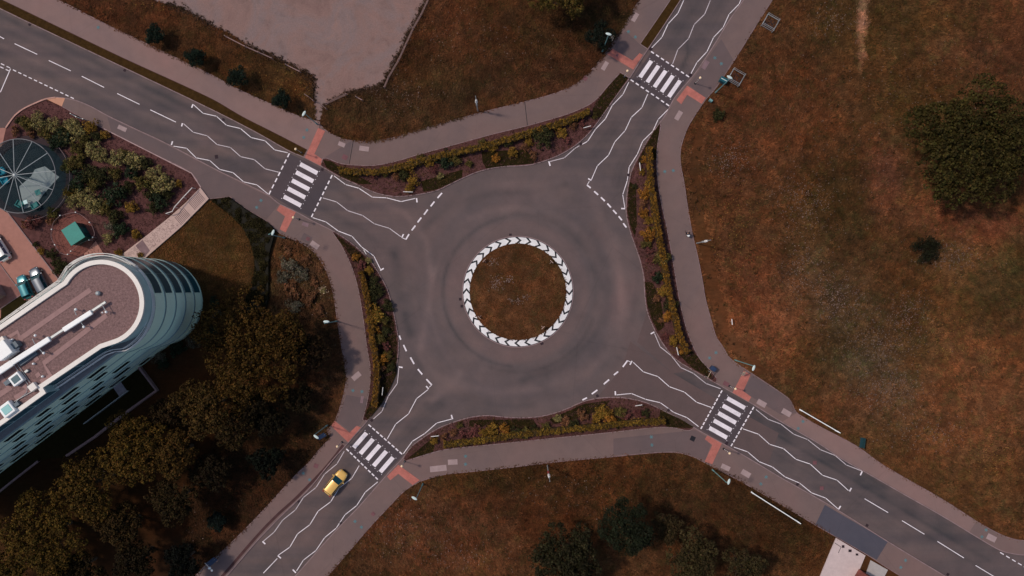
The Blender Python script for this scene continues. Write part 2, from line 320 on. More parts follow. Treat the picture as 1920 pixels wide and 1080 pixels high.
# ------------------------------------------------------------------ ground with real patches of soil, grass and dry grass, plus painted south-west shade
BLOBS = [ # px, py, rx, ry, colour, strength
 # east meadow
 (1440,620,75,55,(122,70,52),1.3),(1400,520,70,70,(104,60,46),.8),(1375,300,90,130,(86,52,38),1.0),(1600,60,110,90,(66,52,30),.8),(1500,150,90,70,(92,54,38),.8),
 (1617,0,6,16,(165,118,104),5),(1613,22,4,12,(165,118,104),5),(1617,44,6,12,(165,118,104),5),(1612,64,5,14,(160,112,98),5),(1616,84,4,8,(140,98,80),3),(1614,104,6,6,(160,112,98),4),(1611,122,3,12,(130,90,72),3),(1760,40,90,30,(70,54,30),1.0),(1800,50,60,50,(92,56,42),.7),(1655,330,26,60,(106,64,54),1.4),
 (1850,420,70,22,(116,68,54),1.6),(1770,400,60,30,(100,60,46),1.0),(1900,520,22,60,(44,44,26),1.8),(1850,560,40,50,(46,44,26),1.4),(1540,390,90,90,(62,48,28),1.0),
 (1570,520,70,70,(76,58,44),.8),(1650,740,70,70,(84,66,54),1.1),(1520,560,60,60,(84,64,52),1.0),(1560,640,90,70,(66,52,30),.9),(1840,750,120,110,(104,66,48),1.4),(1720,660,40,40,(70,56,34),.8),
 (1740,860,80,60,(92,58,40),.9),(1800,900,110,50,(78,56,36),.9),(1660,820,60,40,(76,58,38),.8),(1590,760,60,30,(112,66,46),1.2),(1760,560,90,50,(84,58,36),.8),(1820,500,80,40,(86,64,46),.6),
 (1500,740,70,30,(104,70,50),.9),(1700,200,70,60,(70,52,30),.9),(1900,100,70,90,(84,52,40),1.0),(1470,40,50,60,(88,54,38),.8),(1440,420,60,60,(84,54,38),.8),(1480,280,60,60,(104,62,44),.7),
 (1325,400,26,120,(82,56,38),.8),(1350,560,26,90,(98,64,46),1.3),(1390,640,30,60,(96,62,44),1.0),(1620,650,50,70,(90,78,66),.8),(1890,600,60,90,(84,56,38),1.0),
 # north field
 (880,110,110,70,(74,46,32),1.4),(940,40,90,60,(80,50,34),1.0),(830,150,50,60,(62,52,34),1.0),(1080,110,60,50,(74,42,32),.8),(960,150,110,40,(80,56,42),.8),(1060,40,110,50,(60,44,28),1.0),(690,210,90,28,(74,56,42),1.0),(800,200,110,40,(80,56,44),.9),(1130,60,60,60,(44,30,22),1.4),
 (840,60,50,60,(104,62,48),.9),(1020,170,60,30,(104,62,48),.7),
 # north-west scrub
 (240,30,90,40,(92,54,40),1.0),(340,90,90,50,(84,54,38),1.0),(470,140,90,40,(82,56,36),1.0),(540,160,60,30,(92,62,38),1.2),(150,10,60,30,(84,48,36),.8),
 # south field
 (760,1000,110,80,(96,60,46),1.2),(700,1060,80,40,(84,56,40),.8),(880,990,100,60,(92,56,42),1.0),(900,900,140,26,(66,46,26),1.4),(1100,880,140,24,(78,46,28),1.2),(1000,960,90,50,(80,46,30),1.0),(1240,900,100,40,(58,38,22),1.2),
 (1350,980,110,70,(48,30,20),1.6),(1480,1000,60,50,(60,40,24),1.2),(1530,1040,40,50,(84,52,34),1.4),(1180,930,60,40,(62,36,22),1.0),(1400,940,60,30,(56,40,24),1.0),
 # south-west wood floor, tree shade and vignette painted into its dark tones
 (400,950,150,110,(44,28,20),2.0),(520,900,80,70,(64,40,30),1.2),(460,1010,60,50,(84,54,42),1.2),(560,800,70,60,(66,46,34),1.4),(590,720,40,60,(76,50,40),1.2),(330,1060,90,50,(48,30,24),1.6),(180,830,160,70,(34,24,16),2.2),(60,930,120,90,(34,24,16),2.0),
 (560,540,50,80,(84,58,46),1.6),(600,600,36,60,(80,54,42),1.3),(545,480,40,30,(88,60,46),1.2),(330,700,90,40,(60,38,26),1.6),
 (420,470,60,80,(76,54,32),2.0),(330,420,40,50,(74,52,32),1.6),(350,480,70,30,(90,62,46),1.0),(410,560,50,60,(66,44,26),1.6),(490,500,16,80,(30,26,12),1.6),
]
_grid = np.random.default_rng(3).uniform(-1, 1, (256, 256))
def vn(px, py, sc):
    x = np.asarray(px, float) / sc + 500; y = np.asarray(py, float) / sc + 500; xi, yi = np.floor(x).astype(int), np.floor(y).astype(int); fx, fy = x - xi, y - yi
    fx, fy = fx * fx * (3 - 2 * fx), fy * fy * (3 - 2 * fy); G = lambda a, b: _grid[a % 256, b % 256]
    return (G(xi, yi) * (1 - fx) + G(xi + 1, yi) * fx) * (1 - fy) + (G(xi, yi + 1) * (1 - fx) + G(xi + 1, yi + 1) * fx) * fy
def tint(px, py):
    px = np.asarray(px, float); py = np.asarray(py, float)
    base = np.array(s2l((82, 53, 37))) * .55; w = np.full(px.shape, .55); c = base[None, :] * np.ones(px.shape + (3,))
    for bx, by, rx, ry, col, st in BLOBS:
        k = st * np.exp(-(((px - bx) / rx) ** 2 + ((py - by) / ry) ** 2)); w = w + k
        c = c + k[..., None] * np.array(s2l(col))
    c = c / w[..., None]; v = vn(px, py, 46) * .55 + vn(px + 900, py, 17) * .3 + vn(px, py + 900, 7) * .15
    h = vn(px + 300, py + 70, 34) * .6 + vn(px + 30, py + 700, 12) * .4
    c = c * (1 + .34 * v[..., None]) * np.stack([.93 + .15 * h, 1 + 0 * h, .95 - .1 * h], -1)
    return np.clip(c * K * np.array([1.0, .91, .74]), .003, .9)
inner_x = np.linspace(-110, 110, 560); inner_y = np.linspace(-70, 70, 360)
gx = np.concatenate([[-900, -400, -220, -150], inner_x, [150, 220, 400, 900]]); gy = np.concatenate([[-900, -400, -200, -110], inner_y, [110, 200, 400, 900]])
GX, GY = np.meshgrid(gx, gy); nx, ny = len(gx), len(gy)
hz = np.zeros(GX.shape)
me = bpy.data.meshes.new('ground'); vv = np.stack([GX.ravel(), GY.ravel(), hz.ravel()], 1)
ii = (np.arange(ny - 1)[:, None] * nx + np.arange(nx - 1)[None, :]).ravel(); FF = np.stack([ii, ii + 1, ii + nx + 1, ii + nx], 1)
me.from_pydata(vv.tolist(), [], FF.tolist()); ca = me.color_attributes.new('tint', 'FLOAT_COLOR', 'POINT')
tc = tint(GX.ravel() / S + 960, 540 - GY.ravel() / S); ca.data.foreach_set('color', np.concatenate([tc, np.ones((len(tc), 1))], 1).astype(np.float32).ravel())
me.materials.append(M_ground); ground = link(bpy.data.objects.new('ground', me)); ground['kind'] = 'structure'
def near(poly, p): return min(range(len(poly)), key=lambda i: (poly[i][0] - p[0]) ** 2 + (poly[i][1] - p[1]) ** 2)
def sub(poly, a, b):
    i, j = near(poly, a), near(poly, b); return poly[i:j + 1] if i <= j else poly[j:i + 1][::-1]
# roads

# tyre wear on the carriageway: (points, half width px, amount)  amount < 0 darker rubber, > 0 polished pale
_c = lambda r, a0, a1, n=14: [(971 + r * math.cos(R(a0 + (a1 - a0) * i / n)), 547 + r * math.sin(R(a0 + (a1 - a0) * i / n))) for i in range(n + 1)]
WEARS = [(_c(141, 95, 260), 4, -.13), (_c(150, 20, 110), 5, -.11), (_c(146, -100, 10), 5, -.06), (_c(122, 0, 360, 30), 15, .05),
 ([(700,372),(760,400),(800,450),(808,520),(800,590),(790,650)], 9, .13), ([(830,470),(812,520),(806,580),(822,640),(850,690)], 6, .08), ([(880,410),(920,395),(970,390),(1030,398),(1080,425)], 9, .08),
 ([(770,640),(800,690),(850,720),(930,735),(1010,730)], 10, .10), ([(860,700),(840,730),(810,750)], 10, .12), ([(1040,720),(1100,700),(1140,660),(1165,600),(1160,520)], 12, .09), ([(1100,330),(1120,400),(1150,450),(1165,520),(1172,590)], 12, .08),
 ([(900,350),(960,345),(1030,350),(1090,330)], 12, .05), ([(740,470),(752,560),(770,620)], 14, -.10), ([(760,590),(770,640),(790,690)], 10, -.12), ([(800,760),(860,740),(930,760),(1000,760)], 12, -.07), ([(1110,440),(1135,500),(1140,570),(1110,640),(1050,690),(980,712)], 12, -.10),
 ([(790,430),(850,380),(920,362),(1000,360),(1060,345)], 9, -.09), ([(1010,400),(1070,430),(1110,480),(1128,540)], 8, -.08), ([(1195,470),(1195,540),(1185,600)], 10, -.06),
 ([(-60,0),(0,28),(240,146),(400,224),(480,262)], 8, -.16), ([(-60,20),(0,52),(240,166),(400,244),(560,318),(660,372)], 7, -.09), ([(0,98),(200,196),(330,256),(480,330),(560,370),(680,432),(740,480)], 9, -.07), ([(0,82),(200,180),(330,240),(440,292)], 5, .06),
 ([(1330,-30),(1290,35),(1240,110),(1195,180),(1150,250),(1110,300)], 8, -.10), ([(1372,-30),(1330,40),(1280,118),(1225,200),(1190,262),(1165,320),(1150,380)], 8, -.10), ([(1250,690),(1340,740),(1450,800),(1600,890),(1850,1040)], 40, -.10), ([(1262,175),(1292,132)], 4, -.05), ([(1286,70),(1290,100),(1278,130)], 5, -.16),
 ([(1160,660),(1240,700),(1320,745),(1400,795),(1500,852),(1650,940),(1850,1060)], 9, .03), ([(1180,715),(1300,775),(1400,830),(1520,900),(1700,1010)], 9, -.05), ([(1250,690),(1340,735),(1450,800),(1600,890),(1800,1010)], 7, -.05),
 ([(780,700),(750,740),(716,790),(690,830),(640,890),(590,950),(540,1010),(490,1070)], 8, -.09), ([(830,760),(790,790),(750,830),(710,880),(650,950),(600,1010),(550,1060)], 8, -.11), ([(512,1046),(470,1090)], 16, -.10), ([(800,745),(760,790),(725,830)], 5, .06)]
for pts, hw, am in list(WEARS[-12:]):   # wheel paths either side of each lane centre
    for sgn in (-1, 1):
        q = []
        for i, p in enumerate(pts):
            a_, b_ = pts[max(0, i - 1)], pts[min(len(pts) - 1, i + 1)]; L = math.hypot(b_[0] - a_[0], b_[1] - a_[1]); q.append((p[0] - (b_[1] - a_[1]) / L * 10 * sgn, p[1] + (b_[0] - a_[0]) / L * 10 * sgn))
        if len(pts) > 3 and hw < 12: WEARS.append((q, 4.2, -.06))
def wear_at(px, py):
    w = np.zeros(px.shape)
    for pts, hw, am in WEARS:
        d2 = np.full(px.shape, 1e9)
        for (x0, y0), (x1, y1) in zip(pts, pts[1:]):
            L2 = (x1 - x0) ** 2 + (y1 - y0) ** 2; t = np.clip(((px - x0) * (x1 - x0) + (py - y0) * (y1 - y0)) / L2, 0, 1); d2 = np.minimum(d2, (px - x0 - t * (x1 - x0)) ** 2 + (py - y0 - t * (y1 - y0)) ** 2)
        w += am * (1.3 if am > 0 else 1.1) * np.exp(-d2 / (hw * hw * .62)) * (1 + .5 * vn(px, py, 30))
    return w + .05 * vn(px, py, 60) + .04 * vn(px, py, 18) + .02 * vn(px, py, 6)
from mathutils.geometry import delaunay_2d_cdt
def road_sheet():
    bd = [((p[0] - 960) * S, (540 - p[1]) * S) for p in road_poly]; step = .32
    g_ = np.stack(np.meshgrid(np.arange(-79, 80, step), np.arange(-46, 46, step)), -1).reshape(-1, 2) + rng.uniform(-.1, .1, (1, 2))
    pxy = np.stack([g_[:, 0] / S + 960, 540 - g_[:, 1] / S], 1); m_ = in_poly(pxy, road_poly); g_ = g_[m_]
    vin = [Vector(p) for p in bd] + [Vector(p) for p in g_]; nb = len(bd)
    r = delaunay_2d_cdt(vin, [], [list(range(nb))], 1, 1e-5); V = [(p.x, p.y, ZR) for p in r[0]]; F = [list(f) for f in r[2]]
    o = mesh_obj('road', V, F, M_road); o['kind'] = 'structure'
    if o.data.polygons[0].normal.z < 0: o.data.flip_normals()
    va = np.array(V); w = wear_at(va[:, 0] / S + 960, 540 - va[:, 1] / S); c = np.ones((len(V), 4), np.float32)
    c[:, 0] = 1 + w * 1.75; c[:, 1] = 1 + w * 1.45; c[:, 2] = 1 + w * 1.3
    o.data.color_attributes.new('wear', 'FLOAT_COLOR', 'POINT').data.foreach_set('color', c.ravel())
def in_poly(pts, poly):
    x, y = pts[:, 0], pts[:, 1]; ins = np.zeros(len(pts), bool); n = len(poly)
    for i in range(n):
        x0, y0 = poly[i]; x1, y1 = poly[(i + 1) % n]
        if y0 == y1: continue
        c = ((y0 > y) != (y1 > y)) & (x < (x1 - x0) * (y - y0) / (y1 - y0) + x0); ins ^= c
    return ins
ZR, ZF = 0.02, 0.13
road_sheet()
sheet('footway', smooth(out_N1) + [(590,289),(596,306)] + sub(sN, (603,312), rd_N[0])[0:], ZF, M_pathl, 0)
sheet('footway', [(590,289)] + smooth(out_N2) + sN[::-1][:near(sN[::-1], (596,309)) + 1], ZF, M_path, 0)
sheet('footway', smooth(out_E) + sE[::-1], ZF, M_path, 0)
sheet('footway', smooth(out_S1) + sS[::-1], ZF, M_path, 0)
sheet('footway', smooth(out_W1) + sW[::-1][near(sW[::-1], (117,184)):] if False else smooth(out_W1) + sub(sW, (112,183.5), rd_W[0]), ZF, M_path, 0)
sheet('footway', [(563,219),(601,226),(603,240),(600,262)][:2] + [(607,200),(590,190)], .012, M_lot)
# darker/lighter surfacing
def patch(pts, m, z=ZR + .004, name='road'): return sheet(name, pts, z, m)
patch([(1546,946),(1664,1015),(1643,1049),(1528,984)], M_blue, ZF + .005, 'footway')
patch([(1213,584),(1246,650),(1300,694),(1262,700),(1195,641)], M_patch2)
patch([(1182,640),(1262,700),(1340,746),(1460,812),(1440,872),(1365,834),(1302,797),(1240,763),(1171,743),(1120,744),(1148,712),(1165,692)], M_patch2, ZR + .0072)
patch([(543,288),(605,318),(624,329),(585,408),(553,393),(505,364)], M_patch)
patch([(1222,97),(1292,142),(1253,205),(1184,150)], M_patch)
patch([(691,795),(755,854),(708,902),(650,842)], M_patch)
patch([(1354,733),(1411,763),(1371,838),(1316,806)], M_patch, ZR + .0115)
patch([(0,170),(20,130),(130,183),(105,181),(69,190),(31,212),(12,238),(-140,300),(-140,100)], M_patch2)
patch([(979,193),(1041,176),(1085,155),(1118,122),(1138,102),(1184,133),(1163,136),(1141,160),(1114,190),(1085,206),(1052,218),(989,236)], M_path, ZF + .004, 'footway')
patch([(606,297),(660,264),(653,309),(640,306)], M_path2, ZF + .004, 'footway')
patch([(592,289),(648,262),(662,265),(653,308),(608,296)], M_path2, ZF + .0045, 'footway') if False else None
patch([(1150,92),(1172,58),(1200,84),(1215,94),(1206,100),(1186,114)], M_path2, ZF + .004, 'footway')
patch([(1334,99),(1352,74),(1374,112),(1345,163),(1323,186),(1291,160),(1304,142)], M_path2, ZF + .004, 'footway')
patch([(1392,734),(1410,703),(1465,738),(1482,752),(1494,774),(1465,778)], M_path2, ZF + .004, 'footway')
patch([(1150,822),(1304,806),(1323,818),(1332,834),(1322,862),(1265,846),(1150,853)], M_path2, ZF + .004, 'footway')
patch([(210,249),(202,219),(312,271),(411,323),(505,369),(523,384),(500,412),(463,392),(432,369),(393,373),(360,325)], M_path2, ZF + .004, 'footway')
patch([(640,650),(690,652),(696,718),(650,712)], M_path, ZF + .004, 'footway')
patch([(632,790),(650,740),(690,748),(682,786),(676,796),(656,808)], M_path2, ZF + .0045, 'footway')
patch([(1494,774),(1536,799),(1607,837),(1651,869),(1707,902),(1770,938),(1830,976),(1816,998),(1766,965),(1697,926),(1624,884),(1576,857),(1536,830),(1467,790)], M_pathl, ZF + .003, 'footway')
# verges and planted strips (mulch/grass sheets on the footway)
M_turf = mat('mown_turf', C(60, 42, 20), var=.3, scale=2, fine=16, bumpk=.4, spec=.04); M_turfd = mat('dark_mown_turf', C(38, 32, 14), var=.3, scale=1.5, fine=14, bumpk=.4, spec=.04)
M_lawn = mat('lawn_turf', C(66, 45, 22), var=.28, scale=.4, fine=9, bumpk=.4, spec=.04)
nw_verge = smooth([(-140,-66),(4,0),(104,48),(229,108),(396,185),(455,219),(526,255),(576,281),(569,293)]) + sub(sN, (569,294), rd_N[0])
sheet('verge', nw_verge, ZF + .012, M_turf)
sheet('verge', [(1200,83),(1215,93)] + sub(sN, (1215,93), (1345,-105)) + [(1320,-105),(1257,0)], ZF + .012, M_turf)
stripN = smooth(in_N) + sub(sN, (1180,147), (603,312)); stripE = smooth(in_E) + sub(sE, (1342,716), (1240,226))
stripS = smooth(in_S) + sub(sS, (757,856), (1303,801)); stripW = smooth(in_W) + sub(sW, (626,434), (690,789))
for s_ in (stripN, stripE, stripS, stripW): sheet('planting_bed', s_, ZF + .012, M_mulch)
for pts in ([(640,313),(672,322),(672,345),(636,328)],[(650,318),(690,318),(700,340),(672,346)]): pass
def turf(pts, m=M_turfd, z=ZF + .02): sheet('lawn', pts, z, m)
turf([(606,300),(622,303),(636,312),(676,332),(700,346),(672,345),(640,331),(612,314)]); turf([(1116,193),(1141,162),(1163,138),(1178,146),(1158,174),(1124,222),(1110,208)])
turf([(903,285),(985,280),(1003,300),(1000,307),(960,310),(912,316),(905,305)]); turf([(790,340),(868,318),(866,333),(843,345),(820,355),(794,360)])
turf([(1237,232),(1233,268),(1231,300),(1215,300),(1200,310),(1196,300),(1210,275),(1224,250)]); turf([(1180,340),(1192,350),(1194,420),(1190,446),(1181,420),(1176,395),(1177,370)])
turf([(1209,528),(1224,530),(1240,570),(1246,612),(1234,622),(1224,604),(1214,575)]); turf([(1268,660),(1284,655),(1300,660),(1330,694),(1338,714),(1298,690)])
turf([(1238,768),(1275,785),(1300,800),(1290,803),(1250,800),(1235,785)]); turf([(800,830),(822,812),(812,848),(776,858),(764,860)]); turf([(880,787),(1000,786),(1008,800),(1000,808),(940,800),(880,800)])
turf([(1030,786),(1095,757),(1145,750),(1130,766),(1080,785),(1040,795)]); turf([(626,438),(655,456),(680,478),(700,502),(690,500),(668,492),(650,470)]); turf([(736,590),(744,640),(744,700),(732,728),(716,757),(697,780),(690,786),(684,780),(700,740),(712,660),(718,600)])
# west side: lawn, garden mulch, parking, woodland floor
sheet('lawn', smooth([(393,373),(410,378),(445,410),(468,440),(480,499),(472,540),(450,580),(400,650),(360,640),(300,600),(240,560),(230,492),(342,423),(385,395)]), .03, M_lawn)
sheet('planting_bed', smooth([(12,240),(21,227),(46,206),(87,188),(117,200)]) + smooth([(162,225),(210,249),(283,286),(360,325),(377,352)]) + [(279,440),(215,489),(180,560),(52,563),(115,530),(64,462),(13,395),(-60,330),(-60,250)], .05, M_mulch)
sheet('parking_area', [(-160,240),(12,240),(0,292),(-30,330),(13,395),(64,462),(115,530),(140,570),(52,563),(0,597),(-160,680)], .065, M_pink)
sheet('parking_area', [(-160,380),(0,494),(51,563),(40,553),(0,578),(-160,690)], .10, mat('brick_paving', C(134, 92, 86), var=.15, fine=3))
sheet('lawn', [(3,578),(40,553),(51,563),(70,590),(60,640),(0,660)], .11, M_turfd)
sheet('parking_area', [(100,512),(166,490),(210,470),(182,448),(200,462),(232,500),(180,560)][0:0] or [(158,476),(180,452),(196,478),(205,520),(165,520)], .075, M_pink)
sheet('dirt_lot', smooth([(240,-130),(287,0),(317,12),(354,27),(400,54),(422,62),(463,90),(513,112),(563,137),(583,146),(584,183),(590,190),(575,206),(563,219),(601,224),(607,200),(651,179),(722,165),(730,146),(776,54),(806,0),(850,-130)], True, 3), .02, M_lot)
sheet('lawn', [(0,0)][0:0] or smooth([(262,690),(299,730),(181,820),(129,855),(75,863),(40,890),(0,928),(-140,1030),(-140,960),(60,830)]), .03, M_turfd)
# kerbs
for nm, s_ in (('kerb', sN), ('kerb', sE), ('kerb', sS), ('kerb', sW)): ribbon(nm, s_, .13, ZF + .014, M_kerb, 0)
for s_ in (in_N, in_E, in_S, in_W): ribbon('kerb', smooth(s_), .1, ZF + .03, M_kerb, 0)
ribbon('kerb', smooth(nw_verge[:33]), .07, ZF + .022, M_gutter); ribbon('kerb', [(1200,83),(1215,93)], .1, ZF + .025, M_kerb); ribbon('kerb', [(1200,83),(1257,0)], .08, ZF + .025, M_kerb)
for s_ in (out_E[:14], out_E[13:], out_S1, out_W1, out_N1, out_N2): ribbon('kerb', smooth(s_), .09, ZF + .008, mat('edging', C(126, 102, 102), var=.4, fine=2) if 'edging' not in bpy.data.materials else bpy.data.materials['edging'], 0)
ribbon('gutter', smooth([(644,834),(627,857),(604,884),(577,912),(551,938),(525,961),(495,991),(469,1020),(419,1078),(370,1130)]), .42, ZF + .006, M_gutter)
ribbon('kerb', [(0,494),(51,563)], .12, .16, M_kerb, 0); ribbon('kerb', [(13,395),(64,462),(115,530),(128,548)], .14, .2, M_kerb, 0); ribbon('kerb', [(-20,597),(3,578),(40,553)], .1, .17, M_kerb, 0)
ribbon('kerb', smooth([(12,240),(21,227),(31,215),(46,204),(69,193),(87,186),(105,183)]), .2, .2, mat('pink_kerb', C(176, 134, 122)), 0)
sheet('footway', [(87,186),(105,183),(123,184.5),(117,200)], ZF + .02, mat('orange_paving', C(190, 138, 112), var=.1))
ribbon('footway', [(196,242),(210,249),(283,286),(360,325),(377,351)], .14, ZF + .03, mat('garden_edging', C(166, 140, 138)), 0)
for a, b in (((984,192),(989,236)), ((663,263),(655,308))): ribbon('tarmac_joint', [a, b], .09, ZF + .011, M_dark)
# tactile paving
for pts in ([(597,240),(610,246),(590,289),(606,300),(601,311),(572,296)],[(526,384),(555,398),(536,436),(525,430),(535,406),(519,394)],[(1138,102),(1148,92),(1186,114),(1199,100),(1205,104),(1187,131)],
            [(1288,161),(1323,184),(1315,195),(1288,178),(1277,196),(1268,188)],[(1394,695),(1407,702),(1393,733),(1408,744),(1403,753),(1373,736)],[(1326,816),(1353,831),(1335,870),(1321,865),(1335,834),(1321,823)],
            [(628,789),(656,811),(669,798),(677,801),(653,829),(621,798)],[(747,871),(787,900),(774,909),(747,888),(732,900),(726,893)]):
    sheet('tactile_paving', pts, ZF + .016, M_tact)
# central island
cI = P(971, 547)
def disc_pts(r, n=96, c=cI): return [(c.x + r * math.cos(2 * math.pi * i / n), c.y + r * math.sin(2 * math.pi * i / n)) for i in range(n)]
island = prism_world('roundabout_kerb', disc_pts(104.8 * S), 0, .08, M_kerb); island['kind'] = 'structure'
isl2 = prism_world('roundabout_chevron_base', disc_pts(103 * S), .08, .10, mat('chevron_base', C(44, 42, 46), var=.1)); isl2['kind'] = 'structure'
V, F = [], []; nch = 32; ro, ri = 102.2 * S, 90.5 * S; rm = (ro + ri) / 2
for k in range(nch):
    a0 = 2 * math.pi * k / nch; da = 2 * math.pi / nch; gap = .26
    def pt(r, a): return (cI.x + r * math.sin(a), cI.y + r * math.cos(a), .106 + (ro - r) * .02)
    tip = da * .38
    base = len(V)
    for r, sh in ((ro, 0), (rm, tip), (ri, 0)):
        V += [pt(r, a0 + sh + t * da * (1 - gap)) for t in (0, .5, 1)]
    for i in range(2):
        for j in range(2):
            q = base + i * 3 + j; F.append((q, q + 1, q + 4, q + 3)[::1])
o = mesh_obj('roundabout_chevron', V, [f[::-1] for f in F], paint('chevron_paint', C(234, 230, 228), .3)); o['kind'] = 'structure'
if o.data.polygons[0].normal.z < 0: o.data.flip_normals()
bm = bmesh.new()   # domed mown centre
rings = 14; segs = 96; prev = None
for i in range(rings + 1):
    r = 90.4 * S * (1 - i / rings); z = .12 + .75 * math.sin(math.pi / 2 * i / rings) ** 1.0 * .9
    ring = [bm.verts.new((cI.x + r * math.cos(2 * math.pi * j / segs), cI.y + r * math.sin(2 * math.pi * j / segs), z)) for j in range(segs)] if i < rings else [bm.verts.new((cI.x, cI.y, z))]
    if prev:
        for j in range(segs):
            if i < rings: bm.faces.new((prev[j], prev[(j + 1) % segs], ring[(j + 1) % segs], ring[j]))
            else: bm.faces.new((prev[j], prev[(j + 1) % segs], ring[0]))
    prev = ring
o = bm_obj('roundabout_mound', bm, mat('island_turf', C(74, 44, 24), var=.3, scale=.5, fine=8, bumpk=.5, spec=.04), smooth=True); o['kind'] = 'structure'
# ------------------------------------------------------------------ road markings
ZM = ZR + .016
def lines(name, segs, w, m=M_white, z=ZM):
    V, F = [], []
    for a, b in segs:
        A, B = P(*a), P(*b); d = (B - A); L = d.length
        if L < 1e-6: continue
        d /= L; nrm = Vector((-d.y, d.x, 0)) * w / 2; q = len(V)
        V += [(p.x, p.y, z) for p in (A - nrm, B - nrm, B + nrm, A + nrm)]; F.append((q, q + 1, q + 2, q + 3))
    o = mesh_obj(name, V, F, m); o['kind'] = 'structure'; return o
def zig(pts, m=M_white):
    segs = []
    for a, b in zip(pts, pts[1:]):
        a, b = Vector(a), Vector(b); d = (b - a).normalized() * .45; segs.append((tuple(a + d), tuple(b - d)))
    lines('zigzag_marking', segs, .105, m)
def ticks(segs, w=.2): lines('zigzag_marking', segs, w)
def dashes(a, b, n, w=.2, duty=.62, name='give_way_line'):
    a, b = Vector(a), Vector(b); d = (b - a) / (n - 1 + duty); lines(name, [(tuple(a + d * i), tuple(a + d * (i + duty))) for i in range(n)], w)
ZZ = [
 [(362.5,196),(381,212.5),(406,218),(425,235),(451,241),(471,258),(497,264),(515,281),(540,286.5)],
 [(344,231.7),(362.5,248),(388.5,254.6),(407,271),(432,276.5),(451.5,293.8),(477,299.4),(497,316.5),(523,323)],
 [(325,274),(350,278),(368,296),(393.5,301),(412,317.7),(437,323.7),(457,341),(482,346.7),(503,364)],
 [(626,329.5),(648,346),(673,353),(698,369.6),(725,371),(752,378),(779,372)],
 [(605,371),(631,378.5),(652,395),(680,404),(702,419.6),(730,428),(752,444)],
 [(586,408),(611,416),(634,433),(660,443),(678,463),(701,480),(714,506)],
 [(1289,-20),(1281.7,1),(1271,25),(1252.5,45),(1241,70),(1221.7,90)],
 [(1340,-22),(1331.7,1),(1321,27),(1301.5,46),(1291,72.5),(1271,92.7),(1261,120)],
 [(1398,-20),(1385.4,8),(1367,26.7),(1355.6,51.7),(1338,70),(1325.4,97),(1306.7,117),(1295,139)],
 [(1179,154),(1168,177),(1148,197.5),(1135,223),(1116.7,242),(1101.7,265),(1091,271)],[(1086.7,273),(1077.7,278.5),(1058,296),(1031,303)],
 [(1214.6,176),(1203.5,201.7),(1183.7,220),(1172,245),(1152.7,266),(1141,291),(1120,311),(1108,339)],
 [(1254,203.8),(1234,224),(1224,246),(1205,264.6),(1195,289),(1179.6,313),(1176,339),(1167.5,365),(1171.7,391)],
 [(1227,625),(1237.5,650),(1258.7,667),(1276,689),(1300,700),(1323.7,719),(1351.5,729)],
 [(1187,679),(1206,697),(1233.7,706),(1255,725),(1283,735),(1306,754),(1333.7,764)],
 [(1155.6,740.4),(1183.7,737.7),(1210,748.5),(1238,755),(1253.5,766),(1263,773),(1288,783),(1310,800)],
 [(1417,767.5),(1440,786),(1464,795),(1488,814),(1514,824),(1538,843),(1566,854),(1586.7,871.7),(1616,883)],
 [(1393,804),(1422,814),(1443,833),(1469,841),(1492,861),(1519,870),(1542,891),(1569,900),(1591,920)],
 [(1375.4,838),(1401.5,847),(1423,865.4),(1448,875.4),(1471.7,894),(1498.7,905.4),(1521.7,924),(1548,933.7),(1571,954)],
 [(748,689.5),(745,719),(728,743),(716,771.5),(700,785.6)],
 [(803,730),(781,747.5),(766,776),(742,795),(726,823)],
 [(847,785.6),(819,793),(796.5,812.7),(773,827.5),(756,851)],
 [(645.6,846),(632,869.5),(608.7,888.7),(592.5,914),(569,932.5),(554,956),(530,975),(514,997.7),(493.5,1015)],
 [(673.7,872.7),(659.6,896.7),(636,915),(620,940.8),(596.7,958),(581,983.8),(558,1000.8),(543.5,1025.8),(521.7,1041)],
 [(708.7,903),(685,922.7),(669,947.7),(647,965),(630.6,990),(608.7,1008),(592.5,1032),(569,1050),(556,1070.6)]]
for i, z_ in enumerate(ZZ): zig(z_, M_white2 if i % 3 == 1 else M_white)
ticks([((359.5,202),(362.2,195.5)),((340.6,237),(342.3,231)),((321.5,272),(323.7,265)),((781,371.5),(782,379.5)),((753.4,445.4),(756.7,439)),((713,507),(719.6,503.2)),((1029,302.5),(1031.5,311)),
       ((1102.7,334.8),(1108.3,338.2)),((1164.6,391),(1172,391.2)),((1220,626),(1226.8,622.4)),((1185,676.7),(1181,684)),((1153.5,733.5),(1154,741)),((1616.5,883.5),(1613,891)),((1592.7,921.2),(1596.2,914.8)),
       ((1572,955),(1576,948.5)),((747.7,687.8),(755,689)),((846.3,777.8),(848.5,785.8)),((799,724),(803.8,729)),((492.3,1015),(497.6,1020)),((521,1041.5),(526.8,1046.6)),((549,1067.8),(554.8,1073.8))])
lines('give_way_line', [((753,445),(761,449)),((1105,347-7),(1100.6,347)),((1182.7,679),(1176.5,676)),((804.8,726),(809.6,721.7))], .1)
dashes((542.8,287.5),(504.2,364.8), 7, .19); dashes((622.9,328.5),(584,407), 8, .19)
dashes((1220.5,96.5),(1291.7,144.3), 8, .19, .6); dashes((1182.5,149.5),(1254.5,198.5), 8, .19, .6)
dashes((1353.8,732),(1314,804), 10, .19, .68); dashes((1413.3,763),(1370.5,836.5), 10, .19, .68)
dashes((691,796),(754,851.5), 9, .19, .68); dashes((649.5,841.5),(708.5,899), 9, .19, .68)
